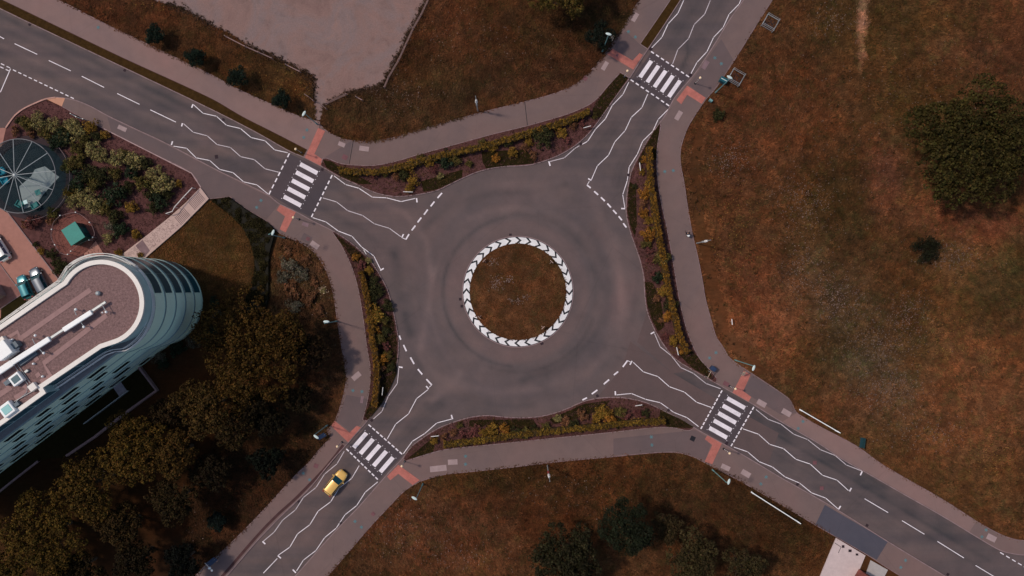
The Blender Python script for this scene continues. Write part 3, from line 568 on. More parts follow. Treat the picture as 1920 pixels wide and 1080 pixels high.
J = [((828.7,361.9),(820.4,371.3)),((814.6,378),(807.5,387)),((802,393),(795,402.5)),((790,408),(783,417)),((779,423),(772,432)),((767,439),(761,449)),
 ((1100.6,347),(1107.5,352.5)),((1114,358.7),(1121.5,365.4)),((1126.7,370),(1134,377)),((1138.7,381.7),(1145.4,389)),((1149.4,394),(1156,401)),((1160,405.6),(1166,413)),((1168.5,418.7),(1174.4,426.5)),
 ((1100.6,745.6),(1092,750)),((1120,731),(1109.6,738.8)),((1142,711.7),(1132,720.4)),((1159,696.7),(1151,703)),((1176.5,676),(1167.7,688)),
 ((748.7,629),(751.5,637)),((756.7,646.7),(762,658.5)),((769.6,670),(776.5,682.5)),((783.5,692),(791.7,702)),((799.6,711),(809.6,721.7))]
lines('give_way_line', J, .22)
lines('lane_line', [((-60,38),(-18,60)),((-34,50),(8,73)),((27.7,82),(70,102)),((91.7,113.5),(133,133)),((153.5,143),(195.4,164)),((220,175.4),(262,195.8)),((282,206),(330,229)),
 ((1621,935),(1665,961)),((1691,976),(1733,1001.5)),((1757.5,1015),(1807,1046)),((1829,1060),(1872,1086)),((520,1047),(494,1074.4)),((484,1086),(455,1118))][1:], .11)
dashes((24.6,131),(138.5,185), 12, .14, .6, 'edge_line'); dashes((-30,104),(19,127.5), 5, .13, .6, 'edge_line'); dashes((-30,111),(17,133), 5, .13, .6, 'edge_line'); lines('lane_line', [((20,129),(1,173)),((-3,181),(-22,226))], .12)
dashes((1875,1035.6),(1960,1086), 8, .14, .6, 'edge_line')
def zebra(c1, step, hl, hw, n=5):
    V, F, SV, SF = [], [], [], []
    for k in range(n):
        c = (c1[0] + step[0] * k, c1[1] + step[1] * k); q = len(V)
        for a, b in ((-1, -1), (1, -1), (1, 1), (-1, 1)):
            V.append(tuple(P(c[0] + hl[0] * a + hw[0] * b, c[1] + hl[1] * a + hw[1] * b)[:2]) + (ZM,))
            L = math.hypot(*hl); e = 2.1 / L
            s = P(c[0] + hl[0] * a * (1 + e) + hw[0] * b * 1.25, c[1] + hl[1] * a * (1 + e) + hw[1] * b * 1.25); r = .05; qs = len(SV)
            SV += [(s.x - r, s.y - r, ZM), (s.x + r, s.y - r, ZM), (s.x + r, s.y + r, ZM), (s.x - r, s.y + r, ZM)]; SF.append((qs, qs + 1, qs + 2, qs + 3))
        F.append((q, q + 1, q + 2, q + 3))
    for nm, v_, f_, m_ in (('zebra_crossing', V, F, M_white), ('zebra_stud', SV, SF, M_white)):
        o = mesh_obj(nm, v_, f_, m_); o['kind'] = 'structure'
        for p in o.data.polygons:
            if p.normal.z < 0: p.flip()
zebra((579,316.3),(-7.66,15.2),(16.2,8.6),(-1.75,3.6)); zebra((1210.6,129.6),(13.5,9.2),(10.6,-15.4),(3.3,1.9)); zebra((1380,755.8),(-8.4,13.9),(16.6,9.3),(-1.8,3.5)); zebra((675.2,825.4),(12.45,11.45),(12,-13.8),(3.2,2.4))
# covers, drains, survey paint
def rects(name, items, m, z):
    for (x, y, w, h, a) in items:
        c = P(x, y); ca_, sa = math.cos(R(a)), math.sin(R(a)); V = []
        for sx, sy in ((-1, -1), (1, -1), (1, 1), (-1, 1)):
            dx, dy = sx * w / 2 * S, sy * h / 2 * S; V.append((c.x + dx * ca_ - dy * sa, c.y + dx * sa + dy * ca_, z))
        o = mesh_obj(name, V, [(0, 1, 2, 3)], m); o['kind'] = 'structure'
rects('access_cover', [(641,271,13,8,-22),(683,279,18,9,-8),(230,241,17,8,-25),(1134,124,8,17,-31),(1190.5,33,8,17,-31),(1272,217,9,18,-31),(1427.5,756,18,10,-30),(1474,773.5,18,10,-30),(1360,876,17,9,-25),(1398,887.5,18,10,-30),
 (822,878,31,11,6),(849,866,18,10,3),(590.5,459.5,17,10,-35),(668.5,705,18,10,40),(1858,1008,18,11,-27)], M_cover, ZF + .021)
rects('access_cover', [(1322,122,9,17,-31),(679,749,5,13,-10),(573,421,12,7,-20)], mat('faint_cover', C(124, 100, 104)), ZF + .019)
rects('access_cover', [(1298.5,822,9,9,-25)], M_blackp, ZF + .019); rects('access_cover', [(545,30,0,0,0)][0:0] + [(850,0,0,0,0)][0:0] + [(575,447,18,14,-30)], M_path2, ZF + .018)
rects('access_cover', [(1097,147.5,8,8,-35),(647,295,10,9,-25),(593,873,8,8,-20),(700,963,7,7,-45),(1361,719.5,11,8,-30),(1157,104,4,5,-30),(578,448,7,7,-20),(1527,867,7,7,0),(1540,915,7,7,0)], M_redsq, ZF + .023)
rects('drain', [(56,46,5,5,-25),(234,132,5,5,-25),(604.5,318,5,5,-27),(419,224,5,4,-25),(1220,92,6,6,-33),(1294.5,141,6,6,-33),(1178.5,328,5,5,5),(1089,270,5,4,30),(957,440,5,4,0),(863,561,5,5,0),(866,574,5,5,0),(1016,644,6,5,20),
 (1120,742,5,5,20),(1253.5,769,5,5,-30),(1362.5,831,5,6,-30),(1495,908,5,5,-30),(1625.5,985,5,5,-30),(1777,1077,5,5,-30),(560,940,5,5,40),(639.5,981,5,5,40),(697,788,5,5,50),(406,294,6,7,10)], M_drain, ZM + .003)
V, F = [], []
for (x, y) in [(185,52),(576,244),(570,258),(482,389),(490,376),(1178,60),(1191,70),(1340,109),(1352,120),(1246,322),(1262,320),(1330,671),(1342,661),(1505,790),(1496,803),(1221,819),(1222,834),(873,855),(873,870),(662,732),(679,734),(569,887),(581,899),(666,977),(678,988),(1436,894),(1426,907),(1848,993),(1840,1006),(1697,1050),(1688,1063)]:
    c = P(x, y)
    for k in range(3):
        a = k * 1.05 + x; L, w = .27, .045; d = Vector((math.cos(a), math.sin(a), 0)); n_ = Vector((-d.y, d.x, 0)) * w; q = len(V)
        V += [tuple((c + p)[:2]) + (ZF + .022 + .003 * k,) for p in (-d * L - n_, d * L - n_, d * L + n_, -d * L + n_)]; F.append((q, q + 1, q + 2, q + 3))
o = mesh_obj('survey_mark', V, F, M_cyan); o['kind'] = 'structure'
# concrete apron in the south-east corner
sheet('concrete_apron', [(1567,1008),(1622,1041),(1609,1072),(1590,1110),(1525,1110),(1545,1060)], .16, mat('pale_concrete', C(196, 176, 172), var=.08, fine=3), 0)
sheet('concrete_apron', [(1632,1050),(1664,1068),(1652,1090),(1618,1090),(1625,1070)], .16, mat('grey_concrete', C(170, 162, 158), var=.08, fine=3), 0)
ribbon('kerb', [(1546,1045),(1573,1023),(1567,1012)][0:0] or [(1564,1017),(1576,1025),(1571,1036)], .08, .18, M_dark)
rects('drain', [(1580,1024,5,5,0),(1593,1032,6,5,0),(1606,1039,5,4,0)], M_drain, .168)
# ------------------------------------------------------------------ office tower
M_wall = mat('pale_render_wall', C(222, 244, 222), .5, .06, .3, 4, bumpk=.02); M_ledge = mat('ledge_metal', C(130, 150, 150), .5, .05, bumpk=0)
M_seam = mat('panel_seam', C(84, 100, 106), bumpk=0, var=.05); M_win = glass('tinted_window', C(18, 76, 88), .3); M_par = mat('parapet_coping', C(232, 224, 214), .6, .06, .4, 2, bumpk=.03)
M_gravel = mat('roof_gravel', C(122, 95, 92), var=.42, scale=4.2, fine=9, bumpk=.6); M_slab = mat('walkway_slab', C(152, 120, 116), var=.1, fine=3); M_deck = mat('terrace_deck', C(120, 118, 120), var=.15)
tw = P(300, 568); u = Vector((-0.797, -0.604, 0)).normalized(); nS = Vector((-u.y, u.x, 0))  # u runs down-left along the slab; nS = one side
if nS.y > 0: nS = -nS      # points to the lower right (south face)
tower = empty('office_tower', (tw.x, tw.y, 0), 'white office tower with rounded end, gravel roof and curved bands of teal windows', 'building')
Rb, Wb, Lb = 6.45, 5.9, 42.0
def outline(r, w, L, c=tw, n=40):
    """round nosed slab outline, counter-clockwise, world xy"""
    a0 = math.atan2(nS.y, nS.x); k = math.acos(min(1, w / r)) if w < r else 0
    pts = [c + u * L + nS * w]
    # arc from south tangent round the nose to north
    dn = -u; s = math.asin(min(1, w / r)); base = math.atan2(dn.y, dn.x)
    for i in range(n + 1):
        a = base - (math.pi - s) + (2 * (math.pi - s)) * i / n
        pts.append(c + Vector((math.cos(a), math.sin(a), 0)) * r)
    pts.append(c + u * L - nS * w)
    return pts
def rel(pts): return [(p[0] - tw.x, p[1] - tw.y) for p in pts]
NF, FH = 5, 3.2
o = prism_world('wall', rel(outline(Rb, Wb, Lb)), 0, NF * FH, M_wall, tower); o['kind'] = 'structure'; del o['kind']
def ringband(name, r, w, z0, z1, m, c=tw):
    pts = rel(outline(r, w, Lb, c)); n = len(pts); inn = rel(outline(r - .3, w - .3, Lb, c))
    V = [(p[0], p[1], z) for z in (z0, z1) for p in pts] + [(p[0], p[1], z) for z in (z0, z1) for p in inn]; F = []
    for i in range(n - 1):
        F += [(i, i + 1, n + i + 1, n + i), (n + i, n + i + 1, 3 * n + i + 1, 3 * n + i), (i + 1, i, 2 * n + i, 2 * n + i + 1)]
    return mesh_obj(name, V, F, m, tower)
for k in range(1, NF + 1):
    ringband('floor_ledge', Rb + .1, Wb + .1, k * FH - .08, k * FH + .04, M_ledge)
    if k < NF: ringband('panel_seam', Rb + .035, Wb + .035, k * FH - .34, k * FH - .2, M_seam)
def arc_window(a0, a1, z0, z1, r):
    n = 8; V, F = [], []
    for i in range(n + 1):
        a = a0 + (a1 - a0) * i / n; c, s = math.cos(a), math.sin(a)
        for rr, z in ((r, z0), (r, z1)): V.append((c * rr, s * rr, z))
    for i in range(n): F.append((2 * i, 2 * i + 2, 2 * i + 3, 2 * i + 1))
    o = mesh_obj('window', V, F, M_win, tower)
    return o
for k in range(NF):
    z0, z1 = k * FH + .75, k * FH + 2.75
    for i in range(5):
        a0 = R(14 + i * 26); arc_window(a0 + R(.25), a0 + R(25.75), z0, z1, Rb + .05)
M_win2 = glass('dark_window', C(6, 22, 28), .25)
def flat_window(s0, s1, z0, z1, side, m=M_win2):
    nn = nS * side; p0 = u * s0 + nn * (Wb + .05); p1 = u * s1 + nn * (Wb + .05)
    V = [(p0.x, p0.y, z0), (p1.x, p1.y, z0), (p1.x, p1.y, z1), (p0.x, p0.y, z1)]
    o = mesh_obj('window', V, [(0, 1, 2, 3)], m, tower)
    if (Vector(o.data.polygons[0].normal)).dot(nn) < 0: o.data.flip_normals()
for k in range(NF):
    for i in range(8):
        s0 = 5.5 + i * 4.6 + (k % 2) * 1.9
        if s0 + 3 < Lb: flat_window(s0, s0 + (2.7 if (i + k) % 3 else 1.9) + (1.2 if i > 4 and k > 2 else 0), k * FH + 1.0, k * FH + 2.1, 1)
    for i in range(4): flat_window(8 + i * 8, 13 + i * 8, k * FH + .9, k * FH + 2.4, -1)
zt = NF * FH
o = prism_world('terrace_deck', rel(outline(Rb - .1, Wb - .1, Lb)), zt + .06, zt + .1, M_deck, tower)
# set back top storey traced at its roof height
zr = 19.4
def Q(px, py, z=zr):
    p = P(px, py, z); return (p.x - tw.x, p.y - tw.y)
cx_, cy_, rr_ = 189, 568, 81
arc = [(cx_ + rr_ * math.cos(R(t)), cy_ + rr_ * math.sin(R(t))) for t in np.linspace(74, -150, 56)]   # px coords, y down: from bottom, through right, to the upper left
north = [(0, 609), (112, 532)]; south = [(190, 653), (80, 727), (86, 737), (0, 799)]
nd = Vector((-112, 77)).normalized(); sd = Vector((-86, 62)).normalized()
outer_px = [(0 + sd.x * 420, 799 + sd.y * 420)] + south[::-1] + arc + [(112, 532), (0, 609), (nd.x * 420, 609 + nd.y * 420)]
def offset_in(pts, d):
    out = []; n = len(pts)
    for i in range(n):
        a, b, c = Vector(pts[i - 1]), Vector(pts[i]), Vector(pts[(i + 1) % n])
        d1 = (b - a).normalized(); d2 = (c - b).normalized(); n1 = Vector((-d1.y, d1.x)); n2 = Vector((-d2.y, d2.x)); m_ = (n1 + n2)
        m_ = m_ / max(.4, m_.length_squared) * 2 * d if m_.length > 1e-6 else n1 * d
        out.append((b.x + m_.x, b.y + m_.y))
    return out
outer = [Q(*p) for p in outer_px]
area = sum(outer[i][0] * outer[(i + 1) % len(outer)][1] - outer[(i + 1) % len(outer)][0] * outer[i][1] for i in range(len(outer)))
if area < 0: outer = outer[::-1]
inner = offset_in(outer, .56); wallo = offset_in(outer, .12)
prism_world('top_storey_wall', wallo, zt + .1, zr - .32, mat('penthouse_wall', C(176, 202, 200), .4, .08, bumpk=0), tower)
n = len(outer)
V = [(p[0], p[1], zr) for p in outer] + [(p[0], p[1], zr) for p in inner] + [(p[0], p[1], zr - .34) for p in outer] + [(p[0], p[1], zr - .34) for p in inner]; F = []
for i in range(n):
    j = (i + 1) % n; F += [(i, j, n + j, n + i), (j, i, 2 * n + i, 2 * n + j), (n + i, n + j, 3 * n + j, 3 * n + i)]
roof = mesh_obj('roof', [(p[0], p[1], zr - .31) for p in inner], [], None, tower)
bpy.data.objects.remove(roof)
roof = prism_world('roof', offset_in(outer, .5), zr - .34, zr - .3, M_gravel, tower)
mesh_obj('parapet', V, F, M_par, tower)
# glazing band of the top storey
for i in range(n):
    a, b = Vector(wallo[i]), Vector(wallo[(i + 1) % n]); L = (b - a).length
    if L > 4 and L < 60:
        d = (b - a) / L; nn = Vector((d.y, -d.x)) * .03; k = max(2, int(min(L, 34) / 4.5)); st_ = min(L, 34) / k; far = (a - Vector(Q(0, 700))).length > (b - Vector(Q(0, 700))).length
        for j in range(k):
            s0 = (L - (j + 1) * st_ if far and L > 34 else j * st_) + .12; p, q = a + d * s0 + nn, a + d * (s0 + st_ - .24) + nn
            mesh_obj('window', [(p.x, p.y, zt + .5), (q.x, q.y, zt + .5), (q.x, q.y, zr - .5), (p.x, p.y, zr - .5)], [(0, 1, 2, 3)], M_win, tower)
def rail(name, pts, zs, rad=.05, post=3.0, m=M_steel, parent=tower, zb=None, org=tw):
    bm = bmesh.new()
    for z in zs: tube(bm, [(p[0], p[1], z) for p in pts], rad, 6)
    acc = 0
    for a, b in zip(pts, pts[1:]):
        L = math.hypot(b[0] - a[0], b[1] - a[1]); 
        while acc < L:
            t = acc / L; x, y = a[0] + (b[0] - a[0]) * t, a[1] + (b[1] - a[1]) * t; tube(bm, [(x, y, zb), (x, y, max(zs))], rad * .9, 6); acc += post
        acc -= L
    return bm_obj(name, bm, m, parent)
ns_, ss_ = [], []
railarc = [(189 + 97 * math.cos(R(t)), 572 + 97 * math.sin(R(t))) for t in np.linspace(62, -132, 40)]
rp = [Q(x, y, zt + 1.1) for x, y in [(95, 734), (196, 666), (212, 660)] + railarc + [(108, 526), (0, 603), (-200, 741)]]
rp2 = [Q(x, y, zt + 1.1) for x, y in [(90, 731), (193, 662), (209, 656)] + [(189 + 92 * math.cos(R(t)), 571 + 92 * math.sin(R(t))) for t in np.linspace(64, -134, 40)] + [(111, 530), (0, 607), (-200, 745)]]
rail('terrace_railing', rp2, (zt + .5, zt + 1.1), zb=zt + .1, m=M_whitep)
rail('terrace_railing', rp, (zt + .5, zt + .8, zt + 1.1), zb=zt + .1, m=M_whitep)
def rbox(name, px, py, w, d, h, a, m, z=zr - .3, parent=tower, bev=.03):
    c = Q(px, py, z + h); bm = bmesh.new(); box(bm, (c[0], c[1], z + h / 2), (w, d, h), R(a)); return bm_obj(name, bm, m, parent, bevel=bev)
def rstrip(name, pts, w, z, m, h=.04):
    W = [Q(x, y, z) for x, y in pts]; L_, R_ = strip_pts(W, w, z); k = len(L_); V = L_ + R_
    return mesh_obj(name, V, [(i, k + i, k + i + 1, i + 1) for i in range(k - 1)], m, tower)
rstrip('roof_walkway', [(-40,690),(30,642)][0:0] or [(35,637),(170,543)], .62, zr - .26, M_slab); rstrip('roof_walkway', [(10,636),(33,622),(40,642)], .5, zr - .265, M_slab)
rstrip('roof_walkway', [(200,591),(82,681),(95,704),(76,716)], .62, zr - .26, M_slab); rstrip('roof_walkway', [(-10,745),(18,728),(0,705),(-20,718)], .8, zr - .262, M_slab); rstrip('roof_walkway', [(28,747),(52,732),(44,722)], .7, zr - .258, M_slab)
for x, y, w in ((68,673,.6),(71,703,.6),(48,651,.6),(53,675,.5)): rbox('roof_slab', x, y, w, w * .9, .05, 36, M_slab, bev=0)
# roof rail gantry with white fairings
def beam(name, a, b, w, h, z, m):
    A, B = Vector(Q(*a, z + h)), Vector(Q(*b, z + h)); c = (A + B) / 2; bm = bmesh.new(); box(bm, (c.x, c.y, z + h / 2), ((B - A).length, w, h), math.atan2((B - A).y, (B - A).x)); return bm_obj(name, bm, m, tower, bevel=min(w, h) * .25)
M_wht = mat('white_fairing', C(246, 244, 240), .35, .04, bumpk=0)
gt = beam('cleaning_gantry_rail', (-60,735), (198,566), .34, .25, zr + .15, M_steel)
for a, b, w in (((118,619),(171,585),.62),((20,681),(92,635),.68),((-60,735),(22,680),.8)): beam('gantry_fairing', a, b, w, .35, zr + .35, M_wht)
for (a, b) in [((143,591),(139,581)),((150,602),(157,612)),((66,647),(61,636)),((73,654),(81,662)),((191,571),(199,585))]:
    bm = bmesh.new(); A, B = Q(*a, zr + .5), Q(*b, zr + .5); tube(bm, [(A[0], A[1], zr + .45), (B[0], B[1], zr + .5)], .05, 6); tube(bm, [(B[0], B[1], zr - .3), (B[0], B[1], zr + .5)], .05, 6)
    bm_obj('gantry_arm', bm, M_steel, tower)
for (x, y) in ((142,580),(157,613),(66,629),(82,662),(199,585),(192,586)):
    bm = bmesh.new(); c = Q(x, y, zr + .55); ball(bm, (c[0], c[1], zr + .55), .17 if x != 192 else .1, 12); bm_obj('roof_light', bm, M_wht, tower, True)
bm = bmesh.new(); c = Q(184,550, zr - .1); cone(bm, (c[0], c[1], zr - .1), .3, .26, .4, 16); bm_obj('roof_vent', bm, M_steel, tower, True)
for x, y in ((79,706),(62,682),(33,653),(22,637)):
    bm = bmesh.new(); c = Q(x, y, zr); cone(bm, (c[0], c[1], zr - .12), .16, .12, .35, 12); bm_obj('roof_vent', bm, M_wht, tower, True)
rbox('plant_room', 3, 657, 1.9, 2.0, 1.6, 37, M_wht, bev=.08); rbox('duct', 20, 652, .8, 1.9, .9, -53, mat('duct_grey', C(96, 108, 116), .5, .05, bumpk=0)); rbox('roof_cabinet', 3, 639, .8, .9, .7, 37, M_par)
def skylight(x, y, w, d, m):
    f = rbox('skylight', x, y, w, d, .75, 37, M_wht, bev=.1); c = Q(x, y, zr + .5); bm = bmesh.new(); box(bm, (c[0], c[1], zr + .47), (w * .66, d * .6, .06), R(37)); p = bm_obj('skylight_pane', bm, m, f)
skylight(29, 711, 1.5, 1.35, M_win); skylight(12, 768, 1.7, 1.6, glass('pale_skylight', C(150, 200, 196), .1))
rbox('duct', 17, 714, .55, 1.5, .5, 127, bpy.data.materials['duct_grey']); rbox('duct', 25, 762, .5, 1.5, .5, 127, bpy.data.materials['duct_grey'])
rbox('roof_cabinet', 60, 726, .95, .85, .6, 37, M_par); rbox('roof_cabinet', 49, 696, .5, .3, .35, 37, M_steel); rbox('duct', 52, 672, 2.6, .5, .35, 35, bpy.data.materials['duct_grey'])
bm = bmesh.new()
for pts in ([(26,684),(52,720),(50,736),(30,753)],[(32,682),(57,718)],[(-10,778),(18,758),(60,734)]): tube(bm, [Q(x, y, zr - .15) + (zr - .15,) for x, y in pts], .04, 6)
bm_obj('roof_pipe', bm, M_steel, tower)
# low garden walls behind the tower
def wall_thing(name, px, w, h, m, label, cat):
    o = ribbon(name, px, w, h, m, 0, kind=None); return tag(o, label, cat)
M_rw = mat('garden_wall_stone', C(138, 112, 112), var=.2)
wall_thing('retaining_wall', [(263,686),(297,731),(240,772),(181,818),(129,853)], .32, .8, M_rw, 'low pale stone wall turning a corner below the tower', 'wall')
wall_thing('retaining_wall', [(75,863),(40,890),(-10,930)], .22, .6, M_rw, 'short low pale wall at the far lower left under the tower', 'wall')
wall_thing('garden_rail', [(245,731),(162,793)], .08, .9, M_steel, 'thin straight metal rail in the shadow beside the tower', 'rail')
sheet('footway', [(211,724),(227,716),(240,735),(225,744)], .09, mat('shadow_slab', C(150, 140, 146)), 0)
# ------------------------------------------------------------------ glass pavilion (round, umbrella ribs)
pv = P(35, 330, 3.0); pav = empty('glass_pavilion', (pv.x, pv.y, 0), 'round glass roofed pavilion with twelve pale radiating ribs beside the planted garden', 'pavilion')
rp_ = 69.5 * S * (H - 3) / H
bm = bmesh.new(); cone(bm, (0, 0, .09), rp_ + .02, rp_ + .02, .06, 64); bm_obj('floor', bm, mat('pavilion_floor', C(34, 40, 46), var=.3, scale=1), pav)
bm = bmesh.new()
for i in range(64):
    a0, a1 = 2 * math.pi * i / 64, 2 * math.pi * (i + 1) / 64
    vs_ = [bm.verts.new((math.cos(a) * rp_, math.sin(a) * rp_, z)) for a, z in ((a0, .15), (a1, .15), (a1, 3), (a0, 3))]; bm.faces.new(vs_)
bm_obj('glass_wall', bm, glass('clear_glass_wall', C(40, 80, 90), .05, .85), pav)
for i in range(12):
    a0, a1 = R(8 + i * 30), R(8 + i * 30 + 30); bm = bmesh.new(); k = 4; ap = bm.verts.new((0, 0, 3.9)); ring = [bm.verts.new((math.cos(a0 + (a1 - a0) * j / k) * rp_, math.sin(a0 + (a1 - a0) * j / k) * rp_, 3.0)) for j in range(k + 1)]
    for j in range(k): bm.faces.new((ap, ring[j], ring[j + 1]))
    bm_obj('roof_pane', bm, glass('pane_%s' % ('a' if i % 3 else 'b'), C(14, 44, 50), .03, .93 if i % 3 else .96), pav)
    bm = bmesh.new(); a = a0; tube(bm, [(0, 0, 4.0), (math.cos(a) * rp_, math.sin(a) * rp_, 3.08)], .05, 6); bm_obj('roof_rib', bm, M_steel, pav)
bm = bmesh.new(); cone(bm, (0, 0, 4.0), .32, .2, .22, 16); bm_obj('apex_cap', bm, M_steel, pav, True)
bm = bmesh.new(); tube(bm, [(math.cos(R(t)) * rp_, math.sin(R(t)) * rp_, 3.02) for t in range(0, 361, 6)], .06, 6); bm_obj('rim', bm, M_deck, pav)
bm = bmesh.new(); tube(bm, [(0, 0, .1), (0, 0, 3.9)], .09, 8); bm_obj('centre_post', bm, M_steel, pav)
M_teal = mat('teal_paint', C(40, 120, 116), .5, .08, bumpk=0); M_tealc = mat('turquoise_fabric', C(30, 150, 170), .6, .1, bumpk=0)
ring_w = ribbon('pavilion_surround', [(57 + 74 * math.cos(R(t)), 333 + 72 * math.sin(R(t))) for t in range(0, 360, 6)], 1.0, .14, mat('dark_paving', C(52, 38, 42), var=.2), 0, closed=True)
rg = empty('curved_handrail', P(57, 333)[:2] + (0,) if False else tuple(P(57, 333)), 'thin curved handrail round the dark paving outside the glass pavilion', 'handrail')
bm = bmesh.new(); ct = P(57, 333); rr = 81 * S
tube(bm, [(math.cos(R(t)) * rr, math.sin(R(t)) * rr, 1.0) for t in range(-95, 46, 4)], .035, 6); bm_obj('top_rail', bm, M_rw, rg)
for t in range(-95, 46, 20):
    bm = bmesh.new(); tube(bm, [(math.cos(R(t)) * rr, math.sin(R(t)) * rr, 0), (math.cos(R(t)) * rr, math.sin(R(t)) * rr, 1.0)], .03, 6); bm_obj('post', bm, M_rw, rg)
def Mat(px, py, a=0, z=.12): return Matrix.Translation(P(px, py, z)) @ Matrix.Rotation(R(a), 4, 'Z')
fl = mesh_obj('pavilion_rug', [tuple(P(x, y, 0)[:2]) + (.13,) for x, y in [(85,312),(112,332),(95,350),(82,365),(68,384),(46,392),(37,350),(60,330),(66,318)]], [tuple(range(9))[::-1]], mat('pale_floor', C(180, 168, 164), var=.1)); tag(fl, 'pale grey floor mat seen through the pavilion glass', 'mat')
if fl.data.polygons[0].normal.z < 0: fl.data.flip_normals()
def table(px, py, w, m, label, a=20):
    e = empty('table', tuple(P(px, py, 0)[:2]) + (.12,), label, 'table', rz=R(a)); bm = bmesh.new(); box(bm, (0, 0, .72), (w, w, .05)); bm_obj('table_top', bm, m, e, bevel=.02)
    for sx in (-1, 1):
        for sy in (-1, 1):
            bm = bmesh.new(); tube(bm, [(sx * w * .42, sy * w * .42, 0), (sx * w * .42, sy * w * .42, .7)], .025, 6); bm_obj('leg', bm, M_steel, e)
table(54, 380, .6, M_wht, 'small square white table inside the pavilion near its lower edge'); table(77, 362, .8, M_teal, 'dark teal table inside the pavilion on its right side')
def armchair(px, py, a, m, label):
    e = empty('armchair', tuple(P(px, py, 0)[:2]) + (.12,), label, 'chair', rz=R(a)); bm = bmesh.new(); box(bm, (0, 0, .3), (.9, .9, .34)); bm_obj('seat', bm, m, e, bevel=.08)
    bm = bmesh.new(); box(bm, (-.42, 0, .6), (.2, .95, .6)); bm_obj('backrest', bm, m, e, bevel=.07)
    for s in (-1, 1): bm = bmesh.new(); box(bm, (0, s * .47, .45), (.85, .16, .42)); bm_obj('armrest', bm, m, e, bevel=.06)
armchair(8, 322, 20, M_tealc, 'bright turquoise armchair at the left side inside the pavilion'); armchair(14, 340, -60, M_tealc, 'turquoise armchair just below the brightest one in the pavilion'); armchair(42, 383, 60, M_teal, 'dark teal armchair left of the small white table'); armchair(70, 386, 120, M_teal, 'dark teal armchair right of the small white table')
# ------------------------------------------------------------------ green kiosk and its ring rail
kc = P(137, 438, 2.3); kz = 2.3
kiosk = empty('kiosk', (kc.x, kc.y, 0), 'square flat roofed teal green kiosk inside a ring of white topped posts', 'kiosk', rz=math.atan2(18, 28))
bm = bmesh.new(); box(bm, (0, 0, 1.1), (2.25, 2.5, 2.2)); bm_obj('wall', bm, mat('dark_green_wall', C(12, 60, 58), .5), kiosk)
bm = bmesh.new(); box(bm, (0, 0, 2.24), (2.45, 2.75, .14)); bm_obj('roof', bm, mat('teal_roof', C(52, 132, 122), .6, .08, .8, 5, bumpk=.05), kiosk, bevel=.03)
bm = bmesh.new(); box(bm, (1.14, 0, 1.0), (.04, .9, 2.0)); bm_obj('door', bm, mat('kiosk_door', C(18, 84, 80), .5), kiosk)
sheet('ring_paving', [(138 + 39 * math.cos(R(t)), 441 + 40 * math.sin(R(t))) for t in range(0, 360, 8)], .082, mat('red_ring_paving', C(112, 66, 58), var=.2))
ribbon('pavement_ring', [(142 + 46 * math.cos(R(t)), 441 + 46 * math.sin(R(t))) for t in range(-80, 70, 8)], .8, .07, mat('ring_soil', C(78, 48, 44), var=.2))
kr = [(112,405),(142,399),(168,417),(177,437),(174,446),(167,450),(150,457),(133,471),(127,477),(112,473),(103,459),(96,445),(97,430),(101,416),(112,405)]
krs = smooth(kr, False, 4, 60); kq = P(138, 438)
kfen = empty('ring_fence', (kq.x, kq.y, 0), 'circular fence of thin rails and white topped posts round the teal kiosk', 'fence')
bm = bmesh.new()
for z in (.5, 1.0): tube(bm, [(P(x, y, z).x - kq.x, P(x, y, z).y - kq.y, z) for x, y in krs], .03, 6)
bm_obj('rail', bm, M_rw, kfen)
for x, y in [(113,404),(142,398),(168,417),(174,445),(167,450),(133,471),(127,477),(103,459),(97,430)]:
    c = P(x, y, 1.1) - kq; bm = bmesh.new(); tube(bm, [(c.x, c.y, 0), (c.x, c.y, 1.1)], .05, 8); o = bm_obj('post', bm, M_rw, kfen)
    bm = bmesh.new(); ball(bm, (c.x, c.y, 1.15), .1, 10); bm_obj('post_cap', bm, M_wht, o, True)
# ------------------------------------------------------------------ stepped footbridge
M_step = mat('step_stone', C(186, 158, 148), var=.12, scale=.8, fine=5); M_stepd = mat('step_nosing', C(112, 92, 92), bumpk=0)
stp = tag(sheet('entrance_steps', [(377,352),(393,373),(342,425),(267,490),(215,489),(279,440),(321,406),(350,380)], .32, M_step, 0, kind=None), 'long flight of pale stone steps and patterned paving leading to the tower', 'steps')
V, F = [], []
a_, b_ = Vector((374, 357)), Vector((385, 373)); d_ = Vector((-.68, .73)).normalized()
for k in list(range(10)) + list(range(14, 23)):
    off = Vector((-.66, .72)) * (3.0 * k + 3); p, q = a_ + off + Vector((1.0, .6)), a_ + off + Vector((13.5, 15.2))
    A, B = P(*p), P(*q); dd = (B - A).normalized(); nn = Vector((-dd.y, dd.x, 0)) * .05; q0 = len(V)
    V += [tuple(v_[:2]) + (.326,) for v_ in (A - nn, B - nn, B + nn, A + nn)]; F.append((q0, q0 + 1, q0 + 2, q0 + 3))
mesh_obj('step_nosing', V, F, M_stepd, stp)
def swirl_mat():
    m, nt, bs = nodes('swirl_paving'); pos = N(nt, "ShaderNodeNewGeometry").outputs["Position"]
    f = noise(nt, pos, 1.9, 2, .5, 1.6); c = ramp(nt, f, [(.44, C(190, 162, 152)), (.47, C(150, 124, 118)), (.53, C(150, 124, 118)), (.56, C(190, 162, 152))])
    nt.links.new(c, bs.inputs["Base Color"]); bs.inputs["Roughness"].default_value = .9; return m
M_sw = swirl_mat()
for pts in ([(318,411),(340,422),(283,469),(270,449)],[(255,461),(272,481),(262,489),(222,488)]):
    o = mesh_obj('paving_pattern', [tuple(P(x, y)[:2]) + (.327,) for x, y in pts], [(3, 2, 1, 0)], M_sw, stp)
    if o.data.polygons[0].normal.z < 0: o.data.flip_normals()
